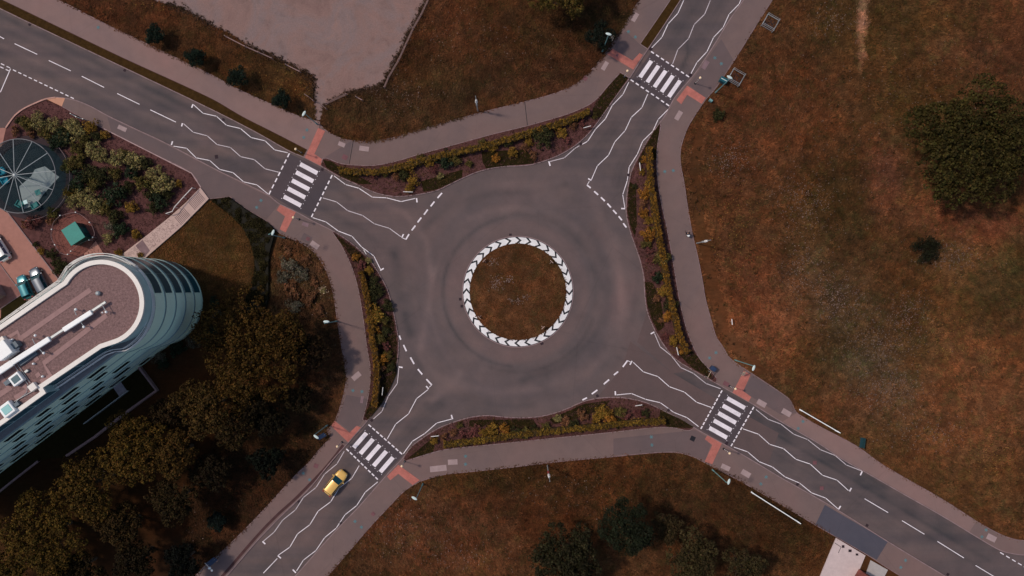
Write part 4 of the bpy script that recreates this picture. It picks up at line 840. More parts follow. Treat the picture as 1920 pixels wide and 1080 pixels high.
mesh_obj('paving_band', [tuple(P(x, y)[:2]) + (.331,) for x, y in [(269,450),(283,470),(273,482),(256,461)]], [(3, 2, 1, 0)] , mat('dark_band', C(122, 98, 100)), stp)
hr = empty('stair_handrail', tuple(P(345, 385)), 'white handrail along the left edge of the stone steps', 'handrail'); bm = bmesh.new(); h0 = P(345, 385)
for dz in (1.0,): tube(bm, [(P(x, y).x - h0.x, P(x, y).y - h0.y, .3 + dz) for x, y in [(367,354),(350,372),(334,390),(330,398),(318,402)]], .06, 6)
bm_obj('rail', bm, M_whitep, hr)
for x, y in [(367,354),(350,372),(334,390),(318,402)]: bm = bmesh.new(); c = P(x, y) - h0; tube(bm, [(c.x, c.y, 0), (c.x, c.y, 1.3)], .04, 6); bm_obj('post', bm, M_whitep, hr)
# ------------------------------------------------------------------ street lamps
def lamp(base, head, label, hgt=8.0, arm=True, m=M_teal_steel, headang=None):
    b = P(*base); e = empty('street_lamp', tuple(b), label, 'street lamp', 'street lamps round the junction')
    hd = P(*head, hgt) - b; bm = bmesh.new(); cone(bm, (0, 0, .5), .12, .1, 1.0, 10); tube(bm, [(0, 0, .9), (0, 0, hgt - .15)], [.075, .055], 8); bm_obj('pole', bm, m, e)
    bm = bmesh.new(); tube(bm, [(0, 0, hgt - .2), (hd.x * .4, hd.y * .4, hgt - .03), (hd.x, hd.y, hgt)], .04, 6); bm_obj('arm', bm, m, e)
    a = headang if headang is not None else math.degrees(math.atan2(hd.y, hd.x)); bm = bmesh.new(); ball(bm, (0, 0, 0), .44, 16, (1, .42, .2))
    for v_ in bm.verts: v_.co.z = max(v_.co.z, -.03)
    bmesh.ops.transform(bm, matrix=Matrix.Translation((hd.x, hd.y, hgt + .05)) @ Matrix.Rotation(R(a), 4, 'Z'), verts=bm.verts); bm_obj('lamp_head', bm, M_lampw, e, True)
lamp((595,233),(570,213),'street lamp with a white oval head at the entrance of the dirt lot', headang=60)
lamp((1129,97),(1141,64),'street lamp rising in front of the dark bush by the northern crossing', headang=-15)
lamp((534,446),(512,436),'street lamp with long teal white head over the dark hedge by the tower lawn', headang=70)
lamp((632,602),(612,603),'street lamp facing left beside the western footway', headang=180)
lamp((614,797),(593,819),'street lamp beside the estate sign at the lower left crossing', headang=-35)
lamp((793,907),(777,934),'street lamp on the grass below the lower crossing', headang=-30)
lamp((1335,880),(1366.5,903),'street lamp on the grass under the lower right crossing', headang=75)
lamp((1378,675),(1413,690),'street lamp at the edge of the meadow above the right crossing', 9.0, headang=70)
lamp((1341,174),(1368,145),'street lamp reaching over the square tree guard by the upper crossing', headang=-28)
# wide-mast pole signs (banner style columns)
def mast(base, top, label, cols=(M_whitep, M_steel)):
    b = P(*base); h = 7.0; e = empty('camera_mast', tuple(b), label, 'mast', 'camera masts beside the footways'); t = P(*top, h) - b
    bm = bmesh.new(); tube(bm, [(0, 0, 0), (t.x, t.y, h)], [.09, .05], 8); bm_obj('pole', bm, M_steel, e)
    for f, r, m_, L in ((.62, .2, cols[0], .9), (.42, .16, cols[1], .7)):
        bm = bmesh.new(); c = Vector((t.x * f, t.y * f, h * f)); tube(bm, [c, c + Vector((t.x, t.y, h)).normalized() * L], [r, r * .7], 10); bm_obj('equipment_box', bm, m_, e)
mast((896,209),(891.5,180),'slim grey mast with white equipment at the top edge of the curved footway')
mast((1306,456),(1333,450),'slim grey mast at the meadow edge beside the walking person')
M_redc = mat('red_plastic', C(150, 60, 58), .5, .05, bumpk=0)
mast((1026,872),(1031,903),'slim mast with white and red equipment below the bottom footway', (M_whitep, M_redc))
# belisha beacons
def beacon(g, label):
    b = P(*g, 3.3); b.z = 0; e = empty('beacon_post', (b.x, b.y, ZF), label, 'crossing beacon', 'beacons at the zebra crossings')
    for k in range(8):
        bm = bmesh.new(); tube(bm, [(0, 0, k * .38), (0, 0, k * .38 + .38)], .05, 10); bm_obj('post_band', bm, M_blackp if k % 2 == 0 else M_whitep, e)
    bm = bmesh.new(); ball(bm, (0, 0, 3.2), .19, 14); bm_obj('globe', bm, M_globe, e, True)
    bm = bmesh.new(); cone(bm, (0, 0, .04), .18, .14, .08, 14); bm_obj('base', bm, M_dark, e)
for g_, l_ in (((554.6,279.6),'crossing beacon on the turf verge above the upper left zebra'),((550,407.7),'crossing beacon on red tactile paving below the upper left zebra'),((1176.5,133),'crossing beacon left of the top zebra crossing'),((1313,146),'crossing beacon right of the top zebra crossing'),
   ((1379,729),'crossing beacon above the right hand zebra crossing'),((1368,850),'crossing beacon below the right hand zebra crossing'),((632.7,837),'crossing beacon left of the bottom zebra crossing'),((753.5,874),'crossing beacon right of the bottom zebra crossing')): beacon(g_, l_)
# tree guards
def guard(cx, cy, label, a=-30):
    c = P(cx, cy); e = empty('tree_guard', tuple(c), label, 'tree guard', rz=R(a)); w = .95
    for z in (.5, 1.1):
        bm = bmesh.new(); tube(bm, [(-w, -w, z), (w, -w, z), (w, w, z), (-w, w, z), (-w, -w, z)], .035, 6); bm_obj('rail', bm, M_steel, e)
    for s in (-1, 1):
        bm = bmesh.new(); tube(bm, [(-w, s * w * .78, 1.1), (w, s * w * .78, 1.1)], .03, 6); bm_obj('rail', bm, M_steel, e)
        for t in (-1, 1): bm = bmesh.new(); tube(bm, [(s * w, t * w, 0), (s * w, t * w, 1.15)], .045, 6); bm_obj('post', bm, M_steel, e)
    bm = bmesh.new(); box(bm, (0, 0, .06), (1.5, 1.45, .1)); bm_obj('soil_pit', bm, mat('pit', C(50, 34, 32), var=.4) if 'pit' not in bpy.data.materials else bpy.data.materials['pit'], e)
guard(1442, 45, 'square metal tree guard in the meadow near the top edge'); guard(1378, 147, 'square metal tree guard under the street lamp by the upper crossing')
# boxes, bins, signs
def sign(name, c, w, h, a, m, label, cat, z=1.0, tilt=25, extra=None):
    p = P(*c); e = empty(name, tuple(p), label, cat, rz=R(a)); bm = bmesh.new(); box(bm, (0, 0, 0), (w, .05, h)); bmesh.ops.transform(bm, matrix=Matrix.Translation((0, 0, z + h / 2)) @ Matrix.Rotation(R(-tilt), 4, 'X'), verts=bm.verts); bd = bm_obj('sign_board', bm, m, e, bevel=.01)
    for s in (-.4, .4): bm = bmesh.new(); tube(bm, [(s * w, 0, 0), (s * w, 0, z + h * .9)], .035, 6); bm_obj('post', bm, M_steel, e)
    if extra:
        for (x0, x1, z0, z1, m_) in extra:
            bm = bmesh.new(); box(bm, ((x0 + x1) / 2, .032, (z0 + z1) / 2), (x1 - x0, .012, z1 - z0)); bmesh.ops.transform(bm, matrix=Matrix.Translation((0, 0, z + h / 2)) @ Matrix.Rotation(R(-tilt), 4, 'X'), verts=bm.verts); bm_obj('sign_mark', bm, m_, bd)
M_navy = mat('navy_panel', C(40, 56, 84), .5, .1, bumpk=0); M_sred = mat('sign_red', C(140, 44, 48), .5, .08, bumpk=0); M_cream = mat('cream_panel', C(204, 176, 150), .6, .08, bumpk=0); M_sgreen = mat('sign_green', C(70, 96, 74), .5, .08, bumpk=0)
sign('estate_sign', (404,1047), 1.5, .9, 38, M_navy, 'navy and red information board beside the footway at the lower left', 'sign', 1.0, 55, [(-.45, .15, -.25, .25, M_whitep), (.35, .73, -.43, .43, M_sred)])
sign('estate_sign', (607,815), 1.3, .8, 30, M_navy, 'small grey blue sign board next to the lower left street lamp', 'sign', .9, 50, [(-.4, .3, -.2, .25, M_steel)])
sign('information_board', (1142,76), 1.0, .8, -25, M_cream, 'cream and green sign board beside the dark bush near the top crossing', 'sign', 1.2, 60, [(-.48, .48, -.38, -.12, M_sgreen), (-.48, .48, .28, .38, M_sred)])
sign('direction_sign', (1389,699), .4, 1.3, 5, M_cream, 'narrow cream sign post at the tip of the tactile paving by the meadow', 'sign', .8, 30)
sign('direction_sign', (1324.5,700), 1.1, .35, 62, M_cream, 'cream sign blade at the lower end of the right planting bed', 'sign', 1.6, 20)
for i, (x0, y0, x1, y1, l_) in enumerate([(1199,305,1201,320,'thin white plant label standing in the upper right planting bed'),(774,360,756,359.5,'thin pale plant label at the roadside of the top left planting bed'),(1094,240,1108,236,'thin pale plant label near the right end of the top planting bed'),(682,268+200,687,477,'thin pale plant label in the left planting bed near its top'),
    (716.5,741,718,726,'thin pale plant label at the lower end of the left planting bed'),(808,818.5,823,817,'thin white plant label at the left end of the bottom planting bed'),(1191,761,1204,759,'thin pale plant label at the right end of the bottom planting bed'),(1268.5,651,1272,666,'thin pale plant label near the lower tip of the right planting bed'),(1372,598,1373,609,'short pale stake standing alone at the edge of the meadow')]):
    A, B = P(x0, y0, .9), P(x1, y1, .9); c = (A + B) / 2; L = (B - A).length; e = empty('plant_label', (c.x, c.y, .1), l_, 'marker', rz=math.atan2((B - A).y, (B - A).x))
    bm = bmesh.new(); box(bm, (0, 0, .8), (L, .08, .22)); bm_obj('plate', bm, M_whitep, e, bevel=.01); bm = bmesh.new(); tube(bm, [(0, 0, 0), (0, 0, .75)], .03, 6); bm_obj('post', bm, M_steel, e)
def binbox(px, py, w, d, h, a, m, label, cat='bin', name='litter_bin', z=0):
    c = P(px, py, z); e = empty(name, tuple(c), label, cat, rz=R(a)); bm = bmesh.new(); box(bm, (0, 0, h * .45), (w, d, h * .9)); bm_obj('body', bm, m, e, bevel=.05); bm = bmesh.new(); box(bm, (0, 0, h * .95), (w * 1.06, d * 1.06, h * .1)); bm_obj('lid', bm, m, e, bevel=.04); return e
e = binbox(1354, 153, 1.1, .7, 1.1, -28, mat('dark_teal_bin', C(24, 78, 88), .4, .08, bumpk=0), 'dark teal cabinet with a pale stripe beside the upper right footway', 'cabinet', 'street_cabinet'); bm = bmesh.new(); box(bm, (0, 0, 1.115), (1.0, .1, .02)); bm_obj('stripe', bm, M_lampw, e)
binbox(1335, 690.5, .75, .6, 1.0, -40, M_navy, 'dark navy litter bin on the footway by the right planting bed', z=ZF)
binbox(1331, 190, .5, .3, .8, -35, M_teal_steel, 'small pale green cabinet at the edge of the upper tactile paving', 'cabinet', 'street_cabinet')
bc = P(1613, 829); bench = empty('park_bench', tuple(bc), 'dark teal bench standing at the meadow edge beside the right footway', 'bench', rz=R(-8)); M_bench = mat('bench_metal', C(30, 60, 66), .45, .1, bumpk=0)
bm = bmesh.new(); box(bm, (0, 0, .45), (.5, 1.5, .05)); bm_obj('seat', bm, M_bench, bench, bevel=.01); bm = bmesh.new(); box(bm, (.27, 0, .75), (.06, 1.5, .5)); bm_obj('backrest', bm, M_bench, bench, bevel=.01)
for sy in (-.7, .7):
    for sx in (-.2, .22): bm = bmesh.new(); box(bm, (sx, sy, .22), (.06, .06, .44)); bm_obj('leg', bm, M_bench, bench)
    bm = bmesh.new(); box(bm, (0, sy, .62), (.5, .05, .04)); bm_obj('armrest', bm, M_bench, bench)
# lone planting cans / poles near the left pathway, white barrier rails
def barrier(a, b, label):
    A, B = P(*a, .9), P(*b, .9); c = (A + B) / 2; L = (B - A).length; e = empty('barrier_rail', (c.x, c.y, 0), label, 'barrier', rz=math.atan2((B - A).y, (B - A).x))
    bm = bmesh.new(); tube(bm, [(-L / 2, 0, .9), (L / 2, 0, .9)], .075, 8); bm_obj('rail', bm, M_wht, e)
    for s in (-1, 1): bm = bmesh.new(); box(bm, (s * (L / 2 - .3), 0, .5), (.18, .18, 1.0)); bm_obj('post', bm, M_wht, e, bevel=.02); bm = bmesh.new(); box(bm, (s * (L / 2 - .1), 0, .98), (.45, .12, .08)); bm_obj('end_cap', bm, M_wht, e)
barrier((1500,768), (1574,811), 'long white barrier rail beside the footway at the meadow corner'); barrier((1409,923), (1500,981), 'long white barrier rail on the dark grass below the lower right road')
b0 = P(388, 1060); gp = empty('gate_pole', tuple(b0), 'thin white pole with counterweight leaning beside the lower left footway', 'pole'); bm = bmesh.new(); q1 = P(384, 1055.5, 3) - b0; q2 = P(397.5, 1069.5, 2.6) - b0
tube(bm, [(q1.x, q1.y, 3.0), (q2.x, q2.y, 2.6)], [.03, .05], 6); bm_obj('arm', bm, M_whitep, gp); bm = bmesh.new(); tube(bm, [(0, 0, 0), (0, 0, 2.85)], .05, 8); bm_obj('post', bm, M_steel, gp)
bm = bmesh.new(); c = P(392.8, 1065, 2.7) - b0; ball(bm, (c.x, c.y, 2.72), .24, 12, (1, .8, .8)); ball(bm, (q2.x, q2.y, 2.62), .16, 10); bm_obj('lamp_head', bm, M_wht, gp, True)
# chevron posts on the island
M_gp = mat('pale_sign_back', C(190, 160, 148), .6, .08, bumpk=0)
for (x, y, a, l_) in ((908,489,45,'upper left'),(1034,491,-45,'upper right'),(899,595,135,'lower left'),(1018,614,-135,'lower right')):
    c = P(x, y); e = empty('chevron_sign', (c.x, c.y, .15), 'small pale sign post at the %s rim of the round grass island' % l_, 'sign', rz=R(a)); bm = bmesh.new(); box(bm, (0, 0, .8), (.62, .05, .5)); bm_obj('sign_board', bm, M_gp, e, bevel=.01)
    for s in (-.2, .2): bm = bmesh.new(); tube(bm, [(s, -.05, 0), (s, -.05, 1.0)], .03, 6); bm_obj('post', bm, M_gp, e)
    bm = bmesh.new(); tube(bm, [(0, -.05, .6), (0, -.45, 0)], .03, 6); bm_obj('stay', bm, M_gp, e)
# perimeter fences of the dirt lot
def fence(px, label, h=1.2, post=2.4, m=None, rails=(.45, .8, 1.15)):
    m = m or M_steel; o0 = P(*px[0]); e = empty('lot_fence', tuple(o0), label, 'fence', 'rail fences round the dirt lot'); W = [P(*p) - o0 for p in px]
    bm = bmesh.new()
    for z in rails: tube(bm, [(p.x, p.y, z) for p in W], .024, 6)
    bm_obj('rail', bm, m, e)
    for a, b in zip(W, W[1:]):
        L = (b - a).length; k = max(1, round(L / post))
        for i in range(k + (b is W[-1])):
            p = a + (b - a) * i / k; bm = bmesh.new(); box(bm, (p.x, p.y, h / 2), (.1, .1, h)); bm_obj('post', bm, m, e)
M_fp = mat('pale_rail_paint', C(150, 120, 114), .6, .1, bumpk=0)
fence([(426,71),(463,90),(513,112)], 'long pale rail fence along the lower edge of the dirt lot', m=M_fp); fence([(539,124),(565,137)], 'short pale rail fence near the corner of the dirt lot', m=M_fp)
fence([(575,180),(583,185)], 'tiny rail fence left of the dirt lot entrance', m=M_fp); fence([(583,185),(590,191)], 'gate post rail touching the left side of the lot entrance', m=M_fp); fence([(607,200),(614,206)], 'short fence panel right of the lot entrance', m=M_fp)
fence([(614,196),(651,179)], 'pale rail fence on the lower right edge of the dirt lot', m=M_fp); fence([(722,166),(730,147),(749,115),(776,56),(790,32),(806,-2),(815,-25)], 'long pale fence climbing the right edge of the dirt lot', m=M_fp)
fence([(670,184),(681,190)], 'broken rail lying in the weeds below the dirt lot', m=M_fp)
gardr = fence([(140,216),(150,222),(163,226)], 'grey rail fence at the top corner of the planted garden', m=M_steel)
# small glasshouse roof left of the parked cars
shed = empty('garden_shed', tuple(P(0, 548)), 'pale roofed shed at the left edge beside the parked cars', 'shed', rz=R(30)); bm = bmesh.new(); box(bm, (-1, 0, 1.1), (3.4, 1.9, 2.2)); bm_obj('wall', bm, M_rw, shed); bm = bmesh.new(); box(bm, (-1, 0, 2.25), (3.6, 2.1, .1)); bm_obj('roof', bm, mat('shed_roof', C(150, 118, 108), var=.1), shed, bevel=.02)
# low store in the south-east corner
st_ = empty('brick_store', tuple(P(1617, 1085, 0)), 'low brick store with dark grey roof at the bottom edge beside the pale concrete', 'building', rz=R(-31)); bm = bmesh.new(); box(bm, (0, -.2, 1.2), (2.6, 2.4, 2.4)); bm_obj('wall', bm, mat('red_brick', C(120, 66, 58), var=.3, fine=20), st_); bm = bmesh.new(); box(bm, (.6, -.3, 2.46), (1.6, 2.4, .1)); bm_obj('roof', bm, mat('roof_felt', C(90, 82, 86)), st_)
# ------------------------------------------------------------------ cars
def car(px, py, ang, L, W, Hh, col, label, rough=.28, metal=.3, glasscol=(8, 52, 62), cat='car'):
    c = P(px, py, .8); e = empty('parked_car' if 'parked' in label else 'moving_car', (c.x, c.y, ZR if 'parked' not in label else .075), label, cat, rz=R(ang))
    m, nt, bs = nodes('car_paint'); bs.inputs["Base Color"].default_value = col; bs.inputs["Roughness"].default_value = rough; bs.inputs["Metallic"].default_value = metal; bs.inputs["Coat Weight"].default_value = .8; bs.inputs["Coat Roughness"].default_value = .06
    gm = glass('car_glass', C(*glasscol), .04); hw = W / 2; st = []
    # stations: x, half width, deck height
    prof = [(-L/2, .70, .62), (-L/2 + .08, .84, .86), (-L/2 + .35, .95, .98), (-L*.28, 1.0, 1.0), (-L*.05, 1.0, .98), (L*.16, 1.0, .96), (L*.27, .985, .93), (L*.38, .93, .86), (L*.46, .82, .76), (L/2 - .04, .66, .66), (L/2, .5, .52)]
    bm = bmesh.new(); rings = []
    for x, wf, zt_ in prof:
        w = hw * wf; zz = [(0, zt_), (w * .55, zt_ - .005), (w * .86, zt_ - .05), (w, zt_ - .2), (w * 1.0, .5), (w * .97, .3), (w * .8, .22), (0, .22)]
        full = zz + [(-y, z) for y, z in zz[-2:0:-1]]; rings.append([bm.verts.new((x, y, z)) for y, z in full])
    for r0, r1 in zip(rings, rings[1:]):
        k = len(r0)
        for i in range(k): bm.faces.new((r0[i], r0[(i + 1) % k], r1[(i + 1) % k], r1[i]))
    bm.faces.new(rings[0]); bm.faces.new(rings[-1][::-1])
    bmesh.ops.recalc_face_normals(bm, faces=bm.faces); b = bm_obj('body', bm, m, e, True); s_ = b.modifiers.new('sub', 'SUBSURF'); s_.levels = s_.render_levels = 1
    # cabin: base and roof rectangles (x, halfwidth)
    xb0, xf0, xb1, xf1 = -L * .44, L * .235, -L * .36, L * .06; w0, w1 = hw * .93, hw * .72; zb, zt_ = .93, Hh
    def P8(g0, g1): return None
    cab = [(xb0, -w0, zb), (xf0, -w0 * .97, zb), (xf0, w0 * .97, zb), (xb0, w0, zb), (xb1, -w1, zt_ - .05), (xf1, -w1, zt_ - .05), (xf1, w1, zt_ - .05), (xb1, w1, zt_ - .05)]
    o = mesh_obj('cabin_frame', cab, [(0, 1, 5, 4), (1, 2, 6, 5), (2, 3, 7, 6), (3, 0, 4, 7), (4, 5, 6, 7)], m, e)
    cv = [Vector(v_) for v_ in cab]
    def pane(name, idx, s0=.06, s1=.06, t0=.1, t1=.04):
        a, b_, c_, d = (cv[i] for i in idx)  # a,b bottom ; d,c top
        def q(s, t): return (a * (1 - s) + b_ * s) * (1 - t) + (d * (1 - s) + c_ * s) * t
        nrm = (b_ - a).cross(d - a).normalized() * .012
        mesh_obj(name, [q(s0, t0) + nrm, q(1 - s1, t0) + nrm, q(1 - s1, 1 - t1) + nrm, q(s0, 1 - t1) + nrm], [(0, 1, 2, 3)], gm, e)
    pane('windscreen', (1, 2, 6, 5), .03, .03, .02, .02); pane('rear_window', (3, 0, 4, 7)); pane('side_window', (0, 1, 5, 4), .08, .5); pane('side_window', (0, 1, 5, 4), .53, .08); pane('side_window', (2, 3, 7, 6), .08, .5); pane('side_window', (2, 3, 7, 6), .53, .08)
    bm = bmesh.new(); r = [(xb1 - .05, w1 * .96), (xb1 + .12, w1), (xf1 - .1, w1), (xf1 + .05, w1 * .93)]; rr_ = []
    for x, w in r: rr_.append([bm.verts.new((x, y, z)) for y, z in ((-w, zt_ - .06), (-w * .85, zt_ - .015), (0, zt_ + .02), (w * .85, zt_ - .015), (w, zt_ - .06))])
    for a_, b_ in zip(rr_, rr_[1:]):
        for i in range(4): bm.faces.new((a_[i], b_[i], b_[i + 1], a_[i + 1]))
    bmesh.ops.recalc_face_normals(bm, faces=bm.faces); o = bm_obj('roof', bm, m, e, True); o.location.z = .03
    if o.data.polygons[1].normal.z < 0: o.data.flip_normals()
    for sx in (-L * .31, L * .31):
        for sy in (-1, 1):
            bm = bmesh.new(); q_ = bmesh.ops.create_cone(bm, cap_ends=True, segments=20, radius1=.31, radius2=.31, depth=.2); bmesh.ops.transform(bm, matrix=Matrix.Translation((sx, sy * (hw - .08), .31)) @ Matrix.Rotation(R(90), 4, 'X'), verts=bm.verts); w_ = bm_obj('wheel', bm, M_blackp, e, bevel=.03)
            bm = bmesh.new(); q_ = bmesh.ops.create_cone(bm, cap_ends=True, segments=16, radius1=.2, radius2=.18, depth=.215); bmesh.ops.transform(bm, matrix=Matrix.Translation((sx, sy * (hw - .08), .31)) @ Matrix.Rotation(R(90), 4, 'X'), verts=bm.verts); bm_obj('rim', bm, M_steel, w_)
    for sy in (-1, 1):
        bm = bmesh.new(); box(bm, (L * .185, sy * (hw + .09), .98), (.16, .2, .13)); bm_obj('wing_mirror', bm, m, e, bevel=.03)
        bm = bmesh.new(); ball(bm, (L * .435, sy * hw * .68, .68), .12, 12, (1.1, .9, .45)); bm_obj('headlight', bm, M_steel, e, True)
        bm = bmesh.new(); box(bm, (-L / 2 + .1, sy * hw * .72, .82), (.16, .26, .2)); bm_obj('tail_light', bm, M_sred, e, bevel=.03)
    bm = bmesh.new(); box(bm, (L / 2 - .01, 0, .4), (.08, hw * 1.0, .16)); bm_obj('front_grille', bm, M_blackp, e, bevel=.02)
    bm = bmesh.new(); box(bm, (-L / 2 + .02, 0, .5), (.05, .5, .12)); bm_obj('number_plate', bm, M_globe, e); return e
car(628.5, 905.5, 50.8, 4.25, 1.76, 1.5, C(232, 184, 96), 'yellow hatchback driving toward the lower zebra crossing', .35, .15)
car(46, 538, 113, 3.75, 1.62, 1.45, C(22, 112, 122), 'parked teal blue small car, the left one of the pair by the tower')
car(73, 527, 118, 4.4, 1.78, 1.5, C(84, 90, 98), 'parked metallic grey car, the right one of the pair by the tower', .3, .6)
car(-3, 464, 122, 4.5, 1.85, 1.55, C(226, 224, 222), 'parked white car cut by the left photo edge above the pair', .3, .1, (14, 60, 90))
# ------------------------------------------------------------------ walking person
def skin(name, joints, edges, m, parent, sub=2):
    me = bpy.data.meshes.new(name); me.from_pydata([j[0] for j in joints], edges, []); o = link(bpy.data.objects.new(name, me), parent); me.materials.append(m)
    s = o.modifiers.new('skin', 'SKIN'); s.use_smooth_shade = True
    for i, j in enumerate(joints): me.skin_vertices[0].data[i].radius = (j[1], j[1] if len(j) < 3 else j[2])
    me.skin_vertices[0].data[0].use_root = True
    b = o.modifiers.new('sub', 'SUBSURF'); b.levels = b.render_levels = sub; return o
M_skin = mat('skin', C(196, 150, 128), .6, .05, bumpk=0); M_jacket = mat('dark_jacket', C(34, 28, 32), .8, .1, bumpk=0); M_jeans = mat('dark_trousers', C(40, 40, 52), .8, .1, bumpk=0); M_hair = mat('dark_hair', C(46, 30, 26), .7)
pp = P(1286.5, 439, 0); per = empty('person', (pp.x, pp.y, ZF), 'person in dark clothes walking along the right footway with a white bag', 'person', rz=R(95))
# local frame: +x forward, y left
J = [((0,0,.95),.13,.16),((0,0,1.15),.12,.15),((0,0,1.38),.12,.19),((0,0,1.5),.055),((.02,0,1.6),.075),((.03,0,1.72),.095),
 ((0,.19,1.42),.06),((-.1,.26,1.16),.042),((.06,.3,.94),.034),((.1,.3,.86),.03),((0,-.19,1.42),.06),((.12,-.26,1.17),.042),((.3,-.24,1.02),.034),((.38,-.22,.98),.03),
 ((.02,.1,.9),.09),((.22,.1,.5),.06),((.3,.1,.1),.042),((.42,.1,.05),.035),((-.02,-.1,.9),.09),((-.05,-.1,.5),.06),((-.34,-.1,.16),.042),((-.27,-.1,.05),.035)]
E = [(0,1),(1,2),(2,3),(3,4),(4,5),(2,6),(6,7),(7,8),(8,9),(2,10),(10,11),(11,12),(12,13),(0,14),(14,15),(15,16),(16,17),(0,18),(18,19),(19,20),(20,21)]
skin('body', J, E, M_skin, per)
g2 = lambda ids, k, ad=.012: [(J[i][0],) + tuple(v_ * k + ad for v_ in J[i][1:]) for i in ids]
def sube(ids): return [(ids.index(a), ids.index(b)) for a, b in E if a in ids and b in ids]
ids = [1, 0, 2, 6, 7, 8, 10, 11, 12]; skin('jacket', g2(ids, 1.12, .02), sube(ids), M_jacket, per); ids = [0, 14, 15, 16, 18, 19, 20]; skin('trousers', g2(ids, 1.08), sube(ids), M_jeans, per)
bm = bmesh.new(); ball(bm, (-.0, 0, 1.76), .115, 14, (1.1, 1, .95)); bm_obj('hair', bm, M_hair, per, True)
for x, y in ((.36, .1), (-.3, -.1)): bm = bmesh.new(); box(bm, (x, y, .05), (.28, .1, .1)); bm_obj('shoe', bm, M_blackp, per, bevel=.03)
for s in ((.12, .3, .9), (.4, -.22, .97)):
    for k in range(5):
        bm = bmesh.new(); x, y, z = s; yy = y + (k - 2) * .018; tube(bm, [(x, yy, z - .02), (x + .03, yy, z - .07 - .004 * (2 - abs(k - 2))), (x + .01, yy, z - .10)], [.009, .008, .006], 6); bm_obj('finger', bm, M_skin, per)
bg = bmesh.new(); c = P(1290, 441.5, .6); box(bg, (0, 0, 0), (.34, .42, .42)); o = bm_obj('shopping_bag', bg, M_wht, bevel=.08); o.location = (c.x, c.y, ZF + .75); o.rotation_euler = (0, 0, .5); tag(o, 'white bag held by the walking person in dark clothes', 'bag')
# ------------------------------------------------------------------ foliage builders
def leaves(centres, radii, per, size, col, var=.35, up=.35, squash=1.0, jit=.08, sd=1.0):
    """leaf quads scattered on/in blobs: centres (K,3), radii (K,)"""
    centres = np.asarray(centres, float); K_ = len(centres); n = K_ * per; ci = np.repeat(np.arange(K_), per)
    d = rng.normal(size=(n, 3)); d /= np.linalg.norm(d, axis=1)[:, None]; rad = radii[ci] * rng.uniform(.55, 1.06, n) ** .6
    d[:, 2] *= squash; pos = centres[ci] + d * rad[:, None]
    nrm = d * .8 + rng.normal(size=(n, 3)) * .55; nrm[:, 2] += up; nrm /= np.linalg.norm(nrm, axis=1)[:, None]
    t = np.cross(nrm, rng.normal(size=(n, 3))); t /= np.linalg.norm(t, axis=1)[:, None]; b = np.cross(nrm, t)
    s = size * rng.uniform(.55, 1.3, n)[:, None]; t = t * s * .5; b = b * s * .32
    V = np.stack([pos - t - b * .3, pos - b, pos + t + b * .2, pos + b], 1)
    cv = np.clip(rng.normal(1, var * .7, K_), .45, 1.8)[ci] * np.clip(rng.normal(1, var * sd, n), .4, 2.0)
    cc = np.array(col)[:3][None, :] * cv[:, None] * (1 + rng.normal(0, jit, (n, 3))); return V, np.clip(cc, .002, .9)
def cluster_pts(k, rx, ry, rz, zc, shell=.75):
    d = rng.normal(size=(k, 3)); d /= np.linalg.norm(d, axis=1)[:, None]; d[:, 2] = np.abs(d[:, 2]) * 1.0 - .18
    r = rng.uniform(shell ** 3, 1, k) ** (1 / 3); th = np.arctan2(d[:, 1], d[:, 0]); wob = 1 + .13 * np.sin(3 * th + rng.uniform(0, 6)) + .1 * np.sin(5 * th + rng.uniform(0, 6)) + .06 * np.sin(9 * th)
    return np.stack([d[:, 0] * rx * r * wob, d[:, 1] * ry * r * wob, zc + d[:, 2] * rz * r], 1)
def lobe_pts(r, ry, h, zc, dens):
    M = int(6 + r * 1.5); k = int(dens * r * r) + 90; out = []; th0 = rng.uniform(0, 6.3)
    ang = th0 + np.arange(M) * 2.4 + rng.normal(0, .25, M); rd = r * .7 * np.sqrt((np.arange(M) + .5) / M) * rng.uniform(.85, 1.12, M); lr = r * rng.uniform(.22, .4, M)
    lc = np.stack([np.cos(ang) * rd, np.sin(ang) * rd * ry, zc + h * .26 * (1 - (rd / r) ** 2) + rng.uniform(-.07, .07, M) * h], 1)
    w = lr ** 2 / (lr ** 2).sum(); i = rng.choice(M, k, p=w); d = rng.normal(size=(k, 3)); d /= np.linalg.norm(d, axis=1)[:, None]; d[:, 2] = np.abs(d[:, 2]) - .25
    q = rng.uniform(.45, 1, k) ** .5; return lc[i] + d * (lr[i] * q)[:, None] * np.array([1, 1, .8])
def trunk_mesh(h, r, spread, limbs=6):
    bm = bmesh.new(); tube(bm, [(0, 0, -.1), (.04, .02, h * .3), (-.05, .05, h * .6), (0, 0, h * .8)], [r * 1.25, r, r * .75, r * .35], 10)
    for i in range(limbs):
        a = 2 * math.pi * i / limbs + random.uniform(-.4, .4); z0 = h * random.uniform(.3, .55); L = spread * random.uniform(.6, .85)
        p = [(0, 0, z0), (math.cos(a) * L * .45, math.sin(a) * L * .45, z0 + h * .16), (math.cos(a) * L, math.sin(a) * L, z0 + h * random.uniform(.22, .36))]; tube(bm, p, [r * .5, r * .3, r * .08], 6)
        for s in (-.5, .5): q = Vector(p[1]); tube(bm, [q, (math.cos(a + s) * L * .8, math.sin(a + s) * L * .8, q.z + h * .15)], [r * .22, r * .06], 5)
    return bm
